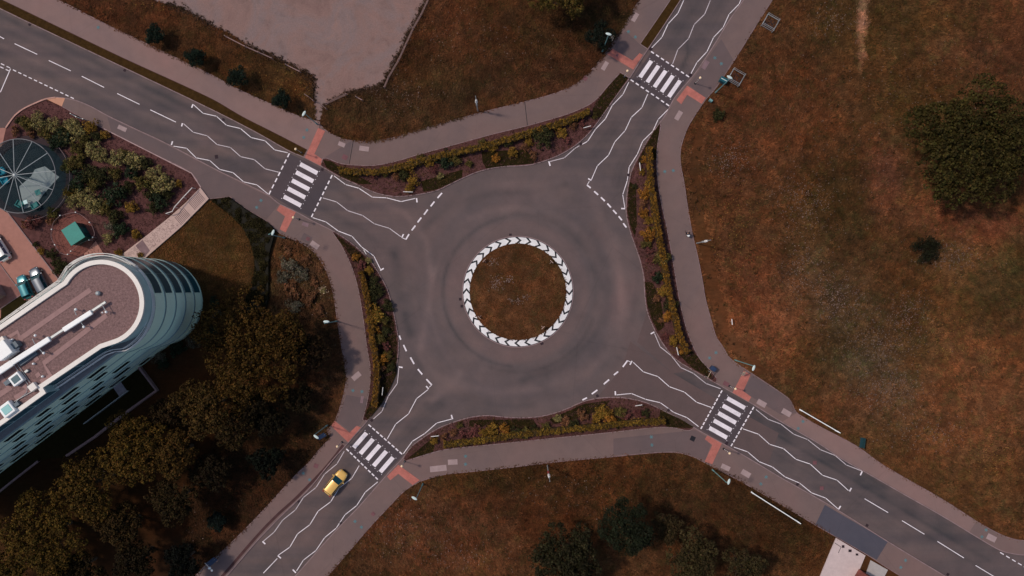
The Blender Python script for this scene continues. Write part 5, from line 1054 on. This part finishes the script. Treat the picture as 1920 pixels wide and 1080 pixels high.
def tree(px, py, rpx, h, col, label, cat='tree', name='broadleaf_tree', per=46, k=None, leaf=.34, group=None, sq=1.0, shell=.6, var=.35, ry=1.0, dens=1.0):
    zc = h * .62; c = P(px, py, zc); r = rpx * S * (H - zc) / H; e = empty(name, (c.x, c.y, 0), label, cat, group)
    bm_obj('trunk', trunk_mesh(h * .85, max(.07, h * .03), r * .75), M_bark, e)
    cs = lobe_pts(r, ry, h, zc, 10.5 * dens); k = len(cs); cr = .3 + .022 * r
    V, cl = leaves(cs, np.full(k, cr) * rng.uniform(.6, 1.4, k), 30, leaf, tuple(v * .68 for v in col[:3]), var, sd=.5)
    quads_obj('crown', V, cl, M_leaf, e); return e
# colours
G_dark, G_oliv, G_gold, G_pale, G_blue, G_red, G_brown = (C(*c) for c in ((44,44,26),(88,72,36),(150,104,40),(132,118,74),(40,58,52),(110,64,58),(96,70,40)))
G_conif = C(40, 46, 36); G_amber = C(186, 112, 34)
# ------------------------------------------------------------------ big trees
tree(1806, 276, 138, 9.5, C(66,58,27), 'very large round olive green tree in the upper right meadow', leaf=.36, ry=.95, sq=1)
tree(1050, -18, 66, 8, C(96,78,36), 'large olive brown tree cut by the top edge left of the road', leaf=.3)
tree(1126, 70, 31, 4.2, C(30,36,28), 'small dark tree behind the street lamp at the top crossing', leaf=.2)
for x, y, r, l_ in ((292,67,23,'small dark round tree nearest the upper left corner'),(369,107,21,'small dark round tree second from the upper left corner'),(448,145,22,'small dark round tree third from the upper left corner'),(530,189,19,'small dark round tree nearest the dirt lot entrance')):
    tree(x, y, r, 2.9, C(32,42,32), l_, leaf=.2, group='small trees beside the upper left footway')
tree(1733, 467, 31, 2.0, C(38,38,24), 'dark low bushy tree alone in the middle of the meadow', leaf=.18)
tree(1062, 1046, 76, 8.5, C(50,46,28), 'broad dark tree at the bottom edge left of the dense one', leaf=.3, dens=1.6)
tree(1172, 985, 58, 9, C(38,42,27), 'dense dark green tree at the bottom edge', leaf=.24, dens=2.2, shell=.8, var=.25, ry=1.15)
tree(1290, 1048, 62, 6.5, C(70,60,36), 'sparse brown leafed tree at the bottom right of the dark one', leaf=.26, dens=1.2); tree(1390, 1062, 50, 5.5, C(66,56,34), 'thin brownish tree at the bottom, rightmost of the lower group', leaf=.24, dens=1.0)
tree(1250, 985, 36, 4.5, C(64,52,32), 'small sparse brown tree above the lower group', leaf=.24, dens=1.1)
WT = 'trees below the tower'
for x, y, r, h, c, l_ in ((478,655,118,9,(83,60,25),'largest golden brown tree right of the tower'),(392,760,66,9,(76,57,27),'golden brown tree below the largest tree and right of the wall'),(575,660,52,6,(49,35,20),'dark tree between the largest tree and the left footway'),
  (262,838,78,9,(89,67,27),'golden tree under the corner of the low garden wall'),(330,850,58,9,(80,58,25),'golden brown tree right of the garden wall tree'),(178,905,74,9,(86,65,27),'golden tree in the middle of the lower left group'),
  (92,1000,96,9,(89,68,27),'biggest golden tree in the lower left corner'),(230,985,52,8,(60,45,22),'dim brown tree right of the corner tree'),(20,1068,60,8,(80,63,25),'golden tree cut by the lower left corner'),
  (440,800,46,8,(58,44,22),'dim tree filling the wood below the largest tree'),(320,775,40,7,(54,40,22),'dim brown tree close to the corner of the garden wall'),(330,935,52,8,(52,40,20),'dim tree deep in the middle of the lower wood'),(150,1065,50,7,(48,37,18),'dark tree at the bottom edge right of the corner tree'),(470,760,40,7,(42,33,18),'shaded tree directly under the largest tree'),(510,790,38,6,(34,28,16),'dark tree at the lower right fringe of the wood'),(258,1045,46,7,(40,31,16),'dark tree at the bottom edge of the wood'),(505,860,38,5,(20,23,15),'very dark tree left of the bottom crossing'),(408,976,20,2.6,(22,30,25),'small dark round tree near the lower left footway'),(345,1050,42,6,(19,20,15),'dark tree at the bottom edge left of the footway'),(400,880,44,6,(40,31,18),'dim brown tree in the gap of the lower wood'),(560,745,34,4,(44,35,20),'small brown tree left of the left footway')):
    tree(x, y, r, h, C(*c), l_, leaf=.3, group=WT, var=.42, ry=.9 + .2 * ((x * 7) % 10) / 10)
# ------------------------------------------------------------------ shrubs: a few prototypes, then copies
PR = {}
def shrub_mesh(kind, v):
    key = (kind, v)
    if key in PR: return PR[key]
    col, leaf, k = {'dark': (C(52,50,28), .17, 26), 'olive': (C(78,68,34), .17, 26), 'gold': (C(120,90,36), .16, 24), 'amber': (C(132,88,34), .15, 22), 'pale': (C(118,106,66), .15, 30), 'red': (C(104,62,58), .16, 20), 'blue': (C(40,48,32), .18, 26), 'grey': (C(86,80,66), .13, 26), 'brown': (C(104,70,48), .16, 22)}[kind]
    cs = cluster_pts(k, .8, .8, .62, .55, .35); cs[:, :2] += rng.normal(0, .14, (k, 2)); V, cl = leaves(cs, np.full(k, .27) * rng.uniform(.7, 1.3, k), 48, leaf, col, .3)
    o = quads_obj('foliage', V, cl, M_leaf); me = o.data; bpy.data.objects.remove(o); PR[key] = me; return me
bm = bmesh.new()
for i in range(6):
    a = i * 1.05; tube(bm, [(0, 0, -.05), (math.cos(a) * .22, math.sin(a) * .22, .3), (math.cos(a) * .5, math.sin(a) * .5, .7)], [.035, .025, .01], 5)
ST = bpy.data.meshes.new('stems'); bm.to_mesh(ST); bm.free(); ST.materials.append(M_bark)
WORD = {'dark': 'dark green', 'olive': 'olive green', 'gold': 'golden', 'amber': 'bright amber', 'pale': 'pale yellow green', 'red': 'reddish', 'blue': 'dark blue green', 'grey': 'grey leafed', 'brown': 'brownish'}
ORD = ['first', 'second', 'third', 'fourth', 'fifth', 'sixth', 'seventh', 'eighth', 'ninth', 'tenth', 'eleventh', 'twelfth', 'thirteenth', 'fourteenth', 'fifteenth', 'sixteenth', 'seventeenth', 'eighteenth', 'nineteenth', 'twentieth']
def shrubs(items, place, group, axis=0, z=.14, hs=.85, grow=1.08):
    order = 'from the left' if axis == 0 else 'from the top'; cnt = {}
    for (x, y, r, kind) in sorted(items, key=lambda t: t[axis]):
        cnt[kind] = cnt.get(kind, 0) + 1; n_ = sum(1 for t in items if t[3] == kind)
        size = 'small' if r < 8 else ('broad' if r > 16 else 'round')
        lab = f'{size} {WORD[kind]} shrub in {place}' if n_ == 1 else f'{ORD[min(19, cnt[kind] - 1)]} {WORD[kind]} shrub {order} in {place}'
        hh = r * S * hs * .62 * 1.5; c = P(x, y, min(1.6, hh * .6)); e = empty('shrub', (c.x, c.y, z), lab, 'shrub', group, rz=random.uniform(0, 6.28)); sc = r * grow * S * random.uniform(.96, 1.05)
        e.scale = (sc, sc * random.uniform(.88, 1.1), sc * hs)
        o = link(bpy.data.objects.new('foliage', shrub_mesh(kind, random.randrange(3))), e); o = link(bpy.data.objects.new('stems', ST), e)
# garden beside the pavilion
shrubs([(75,228,14,'pale'),(52,232,13,'olive'),(103,238,13,'pale'),(120,246,11,'dark'),(88,252,12,'olive'),(118,256,14,'blue'),(135,235,12,'pale'),(150,250,14,'pale'),(122,262,11,'pale'),(160,262,12,'olive'),(172,238,13,'gold'),(182,258,10,'dark'),(198,253,9,'gold'),(105,270,14,'blue'),(145,280,13,'olive'),(175,282,14,'pale'),
  (190,294,12,'pale'),(150,300,15,'olive'),(132,310,14,'olive'),(222,300,15,'pale'),(232,288,9,'olive'),(255,302,16,'pale'),(248,322,13,'blue'),(275,308,11,'dark'),(288,326,14,'pale'),(308,346,17,'pale'),(270,345,17,'olive'),(218,325,12,'olive'),(170,328,16,'dark'),(150,340,16,'blue'),(188,332,17,'dark'),(140,355,11,'olive'),
  (215,365,18,'blue'),(180,345,14,'olive'),(238,352,11,'dark'),(160,370,16,'pale'),(178,384,16,'pale'),(140,376,13,'pale'),(130,362,11,'gold'),(200,392,13,'olive'),(218,408,14,'dark'),(300,378,13,'blue'),(335,344,7,'gold'),(248,388,12,'gold'),(288,390,10,'dark'),(210,426,12,'grey'),(225,432,14,'blue'),(255,440,9,'gold'),
  (204,447,10,'pale'),(95,415,9,'brown'),(60,420,13,'red'),(72,412,10,'red'),(78,470,8,'gold'),(98,478,10,'dark'),(68,458,5,'dark'),(52,418,10,'brown'),(112,500,13,'dark'),(100,400,11,'olive'),(265,478,6,'gold'),(225,475,8,'gold'),(30,246,9,'brown'),(40,228,9,'dark'),(60,250,9,'brown'),(285,362,13,'dark'),(316,365,10,'dark')], 'the pavilion garden', 'shrubs in the garden by the pavilion', z=.05, hs=.95, grow=1.24)
shrubs([(402,568,12,'blue'),(410,590,11,'grey'),(390,622,16,'blue'),(362,640,15,'grey'),(330,655,17,'blue'),(300,668,13,'grey'),(385,600,10,'blue'),(306,682,10,'blue')], 'the tower bed', 'shrubs at the foot of the tower', 0, .05)
shrubs([(545,500,20,'grey'),(530,520,15,'grey'),(566,515,14,'grey'),(548,545,17,'brown'),(580,560,15,'brown'),(575,487,11,'brown'),(600,505,8,'brown'),(552,575,14,'grey'),(590,530,11,'brown'),(540,470,11,'brown'),(606,545,6,'pale'),(600,585,12,'brown')], 'the left scrub', 'shrubs in the scrub left of the junction', 1, 0, .7)
# planting beds
shrubs([(790,296,9,'olive'),(804,305,11,'gold'),(835,300,15,'blue'),(852,298,12,'olive'),(770,312,13,'gold'),(758,330,12,'dark'),(775,340,13,'gold'),(742,330,9,'brown'),(768,355,9,'gold'),(812,318,8,'red'),(905,268,10,'olive'),(925,275,12,'gold'),(952,265,12,'dark'),(960,285,10,'gold'),(985,275,9,'brown'),(1017,256,21,'dark'),(992,268,10,'gold'),(1052,250,12,'gold'),
  (1075,235,9,'brown'),(930,296,9,'amber'),(1000,292,9,'brown'),(880,308,8,'olive'),(1092,232,8,'red'),(1062,262,9,'red'),(722,322,10,'olive'),(700,330,8,'red'),(826,330,7,'pale'),(1115,218,7,'olive')], 'the top planting bed', 'shrubs in the top planting bed')
shrubs([(1208,300,8,'amber'),(1203,322,7,'gold'),(1207,362,13,'amber'),(1215,345,8,'gold'),(1205,398,10,'amber'),(1216,412,10,'gold'),(1214,440,15,'amber'),(1212,456,10,'olive'),(1205,380,8,'brown'),(1218,470,9,'red'),(1219,490,8,'red'),(1240,484,17,'olive'),(1225,515,7,'red'),(1233,520,10,'blue'),(1243,545,13,'gold'),(1258,570,15,'dark'),(1254,594,11,'amber'),(1232,560,8,'brown'),(1240,600,8,'brown'),
  (1262,640,11,'gold'),(1280,656,9,'amber'),(1248,632,8,'red'),(1222,430,7,'olive'),(1190,350,5,'dark')], 'the right planting bed', 'shrubs in the right planting bed', 1)
shrubs([(884,812,9,'red'),(896,806,10,'red'),(868,815,9,'red'),(850,812,8,'brown'),(922,804,14,'gold'),(945,806,11,'amber'),(908,812,10,'gold'),(968,808,11,'dark'),(985,812,12,'olive'),(1004,806,10,'dark'),(1025,800,10,'olive'),(1062,790,10,'brown'),(1075,796,12,'dark'),(1092,778,12,'brown'),(1130,770,15,'gold'),(1143,783,14,'amber'),(1118,785,12,'gold'),(1162,772,12,'olive'),(1045,785,8,'pale'),
  (1160,795,9,'dark'),(1175,778,9,'red'),(1195,775,8,'red'),(815,826,9,'gold'),(832,818,8,'brown'),(1210,775,8,'dark'),(862,797,7,'olive')], 'the bottom planting bed', 'shrubs in the bottom planting bed')
shrubs([(668,481,8,'amber'),(678,498,9,'red'),(692,508,10,'gold'),(702,522,9,'dark'),(700,540,14,'dark'),(686,545,8,'gold'),(697,560,13,'dark'),(712,548,10,'dark'),(705,590,17,'gold'),(722,600,10,'olive'),(692,600,9,'gold'),(700,618,12,'amber'),(712,635,12,'olive'),(725,650,9,'red'),(698,640,9,'gold'),(718,672,12,'amber'),(728,665,9,'olive'),(715,690,9,'brown'),(692,488,6,'pale'),(726,572,12,'dark'),(724,622,9,'dark'),(733,690,9,'dark')], 'the left planting bed', 'shrubs in the left planting bed', 1)
shrubs([(1348,215,12,'dark')], 'the meadow', 'shrubs standing in the meadow', 0, 0)
# clipped hedges
def hedge(px, w, h, col, label):
    pts = smooth(px, False, 5); W = [P(*p, h) for p in pts]; L_, R_ = strip_pts([(p.x, p.y) for p in W], w * .8, h * .9); e = empty('clipped_hedge', (W[0].x, W[0].y, .14), label, 'hedge', 'clipped hedges round the junction'); n = len(L_); o0 = W[0]
    V = [(a[0] - o0.x, a[1] - o0.y, h * .88) for a in L_ + R_] + [(a[0] - o0.x, a[1] - o0.y, 0) for a in L_ + R_]
    F = [(i, n + i, n + i + 1, i + 1) for i in range(n - 1)] + [(i + 1, 2 * n + i + 1, 2 * n + i, i) for i in range(n - 1)] + [(n + i, 3 * n + i, 3 * n + i + 1, n + i + 1) for i in range(n - 1)]
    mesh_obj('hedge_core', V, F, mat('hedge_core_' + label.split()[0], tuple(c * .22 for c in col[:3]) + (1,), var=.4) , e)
    cs = []
    for a, b in zip(W, W[1:]):
        L = (b - a).length; d = (b - a).normalized(); nn = Vector((-d.y, d.x, 0))
        for i in range(max(1, int(L * 20))):
            t = random.random(); s = random.uniform(-.5, .5) * w; p = a + (b - a) * t + nn * s - o0; cs.append((p.x, p.y, h * (1 if abs(s) < w * .42 else random.uniform(.3, .98))))
    V, cl = leaves(np.array(cs), np.full(len(cs), .17), 16, .14, tuple(c * .9 for c in col[:3]), .3); quads_obj('foliage', V, cl, M_leaf, e)
hedge([(634,317),(672,322),(706,322),(748,313),(800,298),(880,280),(950,262),(1000,246),(1050,231),(1086,217),(1106,207)], 1.0, 1.2, C(122,92,36), 'golden clipped hedge along the top planting bed')
hedge([(1218,274),(1219,310),(1222,350),(1227,385),(1234,430),(1243,480),(1252,530),(1263,580),(1273,620),(1284,650),(1290,662)], .95, 1.5, C(126,90,34), 'orange gold clipped hedge along the right planting bed')
hedge([(832,835),(880,829),(940,820),(1000,812),(1060,806),(1120,800),(1180,793),(1248,790)], 1.0, 1.1, C(122,93,37), 'golden clipped hedge along the bottom planting bed')
hedge([(701,762),(705,735),(706,700),(704,668),(699,640),(694,600),(688,560),(682,530),(676,508)], .95, 1.4, C(124,88,34), 'orange gold clipped hedge along the left planting bed')
# ------------------------------------------------------------------ wild grass and weeds
def scatter(name, poly, count, size, label=None, blades=5, hgt=.16, bright=1.0, z=0, flowers=(), keep=None, spread=1.0, holes=()):
    a = np.array(poly); lo, hi = a.min(0), a.max(0); lo = np.maximum(lo, -60); hi = np.minimum(hi, [1980, 1140]); pts = rng.uniform(lo, hi, (count * 4, 2)); m = in_poly(pts, poly)
    for h_ in holes: m &= ~in_poly(pts, h_)
    pts = pts[m][:count]; n = len(pts)
    # uneven cover
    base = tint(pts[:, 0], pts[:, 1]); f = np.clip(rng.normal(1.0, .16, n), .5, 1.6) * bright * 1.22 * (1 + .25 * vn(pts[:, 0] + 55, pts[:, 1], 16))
    hue = np.where(vn(pts[:, 0], pts[:, 1], 9) + rng.normal(0, .3, n) > .3, 2, np.where(vn(pts[:, 0] + 99, pts[:, 1], 13) + rng.normal(0, .3, n) > .2, 1, 0)); tw_ = np.array([[1, 1, 1], [.82, 1.0, .85], [1.22, 1.12, 1.05]])[hue]
    col = base * f[:, None] * tw_; ci = np.repeat(np.arange(n), blades); N_ = len(ci)
    px_, py_ = pts[ci, 0], pts[ci, 1]; x = (px_ - 960) * S + rng.normal(0, .12 * spread, N_); y = (540 - py_) * S + rng.normal(0, .12 * spread, N_)
    flow = np.sin(px_ * .013 + 1.3 * np.sin(py_ * .009)) * 1.6 + .4; ang = flow + rng.normal(0, .9, N_); s = size * rng.uniform(.5, 1.4, N_); hh = hgt * rng.uniform(.4, 1.3, N_)
    d = np.stack([np.cos(ang), np.sin(ang)], 1); w = .035 + .05 * rng.random(N_); nn = np.stack([-d[:, 1], d[:, 0]], 1) * w[:, None]
    zb = np.full(N_, z + .02)
    A = np.column_stack([x - nn[:, 0], y - nn[:, 1], zb]); B = np.column_stack([x + nn[:, 0], y + nn[:, 1], zb]); X2, Y2 = x + d[:, 0] * s, y + d[:, 1] * s
    Cc = np.column_stack([X2 + nn[:, 0] * .4, Y2 + nn[:, 1] * .4, zb + hh]); D = np.column_stack([X2 - nn[:, 0] * .4, Y2 - nn[:, 1] * .4, zb + hh])
    V = np.stack([A, D, Cc, B], 1); cc = np.clip(col[ci] * np.clip(rng.normal(1, .12, N_), .6, 1.5)[:, None], .002, .9)
    Vs, Cs = [V], [cc]
    for (fx, fy, rx, ry, k, fc) in flowers:
        q = np.column_stack([rng.normal(fx, rx * .55, k), rng.normal(fy, ry * .55, k)]); q = q[in_poly(q, poly)]; k = len(q); X, Y = (q[:, 0] - 960) * S, (540 - q[:, 1]) * S; r = rng.uniform(.025, .06, k); Z = np.full(k, hgt + .15) + z
        Vs.append(np.stack([np.column_stack([X + a_ * r, Y + b_ * r, Z]) for a_, b_ in ((-1, -1), (1, -1), (1, 1), (-1, 1))], 1)); Cs.append(np.array(C(*fc))[:3][None, :] * rng.uniform(.5, 1.1, k)[:, None])
    o = quads_obj(name, np.concatenate(Vs), np.concatenate(Cs), M_grass); return tag(o, label, 'grass', kind='stuff')
band = smooth([(398,376),(432,371),(463,394),(505,420),(517,432),(515,444),(506,480),(505,520),(504,560),(496,592),(455,600),(457,576),(472,538),(480,499),(474,461),(459,430),(436,405),(410,385)], True, 3)
hb = empty('dark_hedge', tuple(P(490, 500)), 'broad very dark hedge band curving between the lawn and the scrub', 'hedge'); hc = P(490, 500)
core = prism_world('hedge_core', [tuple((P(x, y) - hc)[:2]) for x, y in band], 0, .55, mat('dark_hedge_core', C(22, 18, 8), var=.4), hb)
bp = rng.uniform((395, 370), (520, 605), (26000, 2)); bp = bp[in_poly(bp, band)][:9000]; V, cl = leaves(np.column_stack([(bp[:, 0] - 960) * S - hc.x, (540 - bp[:, 1]) * S - hc.y, .5 + .25 * vn(bp[:, 0], bp[:, 1], 9)]), np.full(len(bp), .15), 5, .2, C(40,35,16), .45); quads_obj('foliage', V, cl, M_leaf, hb)
so_E, so_N2, so_N1, so_S, so_W = smooth(out_E), smooth(out_N2), smooth(out_N1), smooth(out_S1), smooth(out_W1)
lot = [(287,0),(317,12),(354,27),(400,54),(422,62),(463,90),(513,112),(563,137),(583,146),(584,183),(590,190),(575,206),(563,219),(601,224),(607,200),(651,179),(722,165),(730,146),(776,54),(806,0),(850,-130),(240,-130)]
PF = (132, 110, 100); YF = (140, 104, 52)
scatter('wild_grass', [(1520,-60)] + so_E[2:] + [(2000,1010),(2000,-60)], 62000, .34, 'rough brown meadow grass filling the whole right side', flowers=[(1640,650,70,50,600,PF),(1660,730,60,40,520,PF),(1570,560,50,50,500,PF),(1700,590,40,40,300,PF),(1500,380,60,60,350,PF),(1370,300,40,30,200,PF),(1780,480,60,30,300,PF),(1500,500,40,60,260,PF),(1780,640,90,60,240,YF),(1730,810,70,40,220,PF),(1860,860,50,40,200,YF),(1600,300,150,150,200,PF),(1700,150,200,100,160,PF),(1380,420,40,90,250,YF),(1560,40,50,40,160,PF)], blades=4,
  holes=[[(1305,215),(1290,330),(1300,430),(1325,560),(1350,640),(1420,705),(1445,700),(1370,620),(1345,520),(1325,430),(1310,330),(1320,250)]])
scatter('wild_grass', [(860,-60)] + [(806,0),(776,54),(730,146),(722,165),(651,179),(608,204),(601,226)] + so_N2[:-1], 24000, .36, 'tangled reddish brown weeds between dirt lot and top footway', blades=5, hgt=.26, flowers=[(900,80,160,70,160,PF),(760,180,80,30,80,PF)])
scatter('wild_grass', so_N1[3:-1] + [(584,183),(583,146),(563,137),(513,112),(463,90),(422,62),(400,54),(354,27),(317,12),(287,0),(240,-60),(60,-60)], 11000, .34, 'brown scrub grass strip between upper left footway and dirt lot', blades=5, hgt=.22, flowers=[(540,160,50,25,60,YF),(280,10,60,20,40,YF)])
scatter('wild_grass', [(560,1150)] + so_S[::-1][6:-14] + [(1590,1060),(1540,1150)], 34000, .34, 'rough brown grass field along the bottom edge', blades=4, flowers=[(740,990,80,60,220,PF),(860,1040,80,40,160,PF),(1060,930,120,40,80,PF)], hgt=.2, holes=[[(1560,1000),(1670,1064),(1660,1120),(1515,1120)]])
scatter('wild_grass', [(x, y) for x, y in so_W if y > 436 and x > 300] + [(470,600),(500,520),(520,450)], 20000, .34, 'brown undergrowth beneath the trees left of the junction, shade painted into its tint', blades=4, hgt=.2, flowers=[(605,545,8,8,26,(210,180,150)),(580,560,60,60,60,PF),(330,1000,200,90,60,PF)])
scatter('lawn_grass', [(393,373),(410,378),(445,410),(468,440),(480,499),(472,540),(450,580),(400,650),(360,640),(300,600),(240,500),(342,423)], 6000, .16, 'short olive grass of the curved lawn beside the tower', blades=3, hgt=.08, z=.03)
def weeds(poly, n, cols, label, thr=.15, h=.28, leaf=.2, edge=None):
    if edge:
        e_ = smooth(edge, False, 6); i_ = rng.integers(0, len(e_), n * 2); pts = np.array(e_)[i_] + rng.normal(0, 4.5, (n * 2, 2))
    else:
        a = np.array(poly); pts = rng.uniform(np.maximum(a.min(0), -40), np.minimum(a.max(0), [1960, 1120]), (n * 12, 2)); pts = pts[in_poly(pts, poly)]; pts = pts[vn(pts[:, 0], pts[:, 1], 22) + .6 * vn(pts[:, 0], pts[:, 1], 8) > thr][:n]
    n = len(pts); c = np.column_stack([(pts[:, 0] - 960) * S, (540 - pts[:, 1]) * S, np.full(n, .08)]); V, cl = leaves(c, rng.uniform(.12, h, n), 9, leaf, (1, 1, 1), .4, squash=.6)
    col = np.array([s2l(q) for q in cols])[rng.integers(0, len(cols), n)]; cl = cl * np.repeat(col, 9, 0); o = quads_obj('weeds', V, np.clip(cl, .002, .9), M_grass); tag(o, label, 'weeds', kind='stuff')
WE = [(1520,-60)] + so_E[2:] + [(2000,1010),(2000,-60)]
weeds(WE, 3400, [(74,58,30),(60,50,26),(88,60,40),(96,66,48)], 'scattered darker weed clumps across the right meadow', .3)
weeds([(860,-60),(806,0),(776,54),(730,146),(722,165),(651,179),(608,204),(601,226)] + so_N2[:-1], 4200, [(70,54,32),(58,48,28),(100,62,46),(86,52,38),(112,74,54)], 'tangled taller weeds above the top footway', .0, .34)
weeds([(560,1150)] + so_S[::-1][6:-14] + [(1530,1040),(1500,1150)], 4200, [(72,56,34),(58,46,26),(98,66,46),(84,54,34)], 'tangled taller weeds in the bottom field', .1, .32)
weeds([(x, y) for x, y in so_W if y > 436 and x > 300] + [(470,600),(500,520),(520,450)], 4200, [(52,42,24),(40,32,18),(76,52,34)], 'scrubby undergrowth in the left wood, shade painted into its dark leaf colours', -.1, .4)
weeds(so_N1[3:-1] + [(584,183),(563,137),(463,90),(400,54),(317,12),(287,0),(60,-60)], 1700, [(72,54,32),(92,60,42),(58,46,28)], 'taller weeds in the strip below the dirt lot', .0, .3)
weeds(None, 900, [(84,60,44),(66,50,34),(96,72,58)], 'straggling weeds spilling over the edges of the dirt lot', edge=[(317,12),(354,27),(400,54),(463,90),(513,112),(563,137),(583,150),(584,183)])
weeds(None, 900, [(84,60,44),(66,50,34),(96,72,58)], 'straggling weeds along the right side of the dirt lot', edge=[(609,204),(651,181),(690,172),(722,163),(735,135),(760,85),(790,28),(806,-6)])
isl = [(971 + 89 * math.cos(R(t)), 547 + 89 * math.sin(R(t))) for t in range(0, 360, 6)]
o = scatter('island_grass', isl, 7000, .15, 'short brown grass on the round central island', blades=3, hgt=.06, z=0, bright=.95, flowers=[(925,490,10,8,40,PF),(930,530,14,14,90,PF),(955,525,8,6,40,PF),(965,565,16,6,40,PF),(985,556,10,4,20,PF)])
v_ = np.empty(len(o.data.vertices) * 3, np.float32); o.data.vertices.foreach_get('co', v_); v_ = v_.reshape(-1, 3); rr = np.hypot(v_[:, 0] - cI.x, v_[:, 1] - cI.y) / (90.4 * S)
v_[:, 2] += .12 + .675 * np.sin(np.pi / 2 * np.clip(1 - rr, 0, 1)); o.data.vertices.foreach_set('co', v_.ravel()); o.data.update()
# leaf litter and low ground cover in the beds
def cover(name, poly, n, cols, label, z=.15, leaf=.14, h=.12):
    a = np.array(poly); pts = rng.uniform(a.min(0), a.max(0), (n * 5, 2)); pts = pts[in_poly(pts, poly)][:n]; n = len(pts)
    c = np.column_stack([(pts[:, 0] - 960) * S, (540 - pts[:, 1]) * S, np.full(n, z)]); col = np.array([s2l(q) for q in cols])
    nz = (np.sin(pts[:, 0] * .11 + np.sin(pts[:, 1] * .17) * 2) + np.sin(pts[:, 1] * .09 + pts[:, 0] * .05)) ; idx = np.clip(((nz + 2) / 4 * len(cols)).astype(int), 0, len(cols) - 1)
    V, cl = leaves(c, np.full(n, h), 3, leaf, (1, 1, 1), .3, squash=.4); cl = cl * col[np.repeat(idx, 3)]; o = quads_obj(name, V, np.clip(cl, .002, .9), M_grass); tag(o, label, 'ground cover', kind='stuff')
for pl, lb in ((stripN, 'low leafy ground cover and mulch in the top planting bed'), (stripE, 'low leafy ground cover and mulch in the right planting bed'), (stripS, 'low leafy ground cover and mulch in the bottom planting bed'), (stripW, 'low leafy ground cover and mulch in the left planting bed')):
    cover('ground_cover', pl, 9000, [(112,74,72), (60,46,26), (96,72,40), (88,58,52), (46,40,20), (104,70,58), (70,56,28)], lb, h=.16)
cover('ground_cover', [(31,215),(46,206),(87,188),(117,200),(162,225),(210,249),(283,286),(360,325),(377,352),(279,440),(215,489),(64,462),(100,400),(118,330),(100,270),(30,245)], 7000, [(96,62,62), (80,54,50), (60,44,30)], 'leaf litter and low plants covering the garden soil', z=.06)
cover('ground_cover', nw_verge[::3] if False else [(x, y) for x, y in nw_verge], 5200, [(72,52,26), (64,46,22), (80,56,30)], 'short grass growing on the long upper left verge', z=.145, leaf=.1, h=.05)
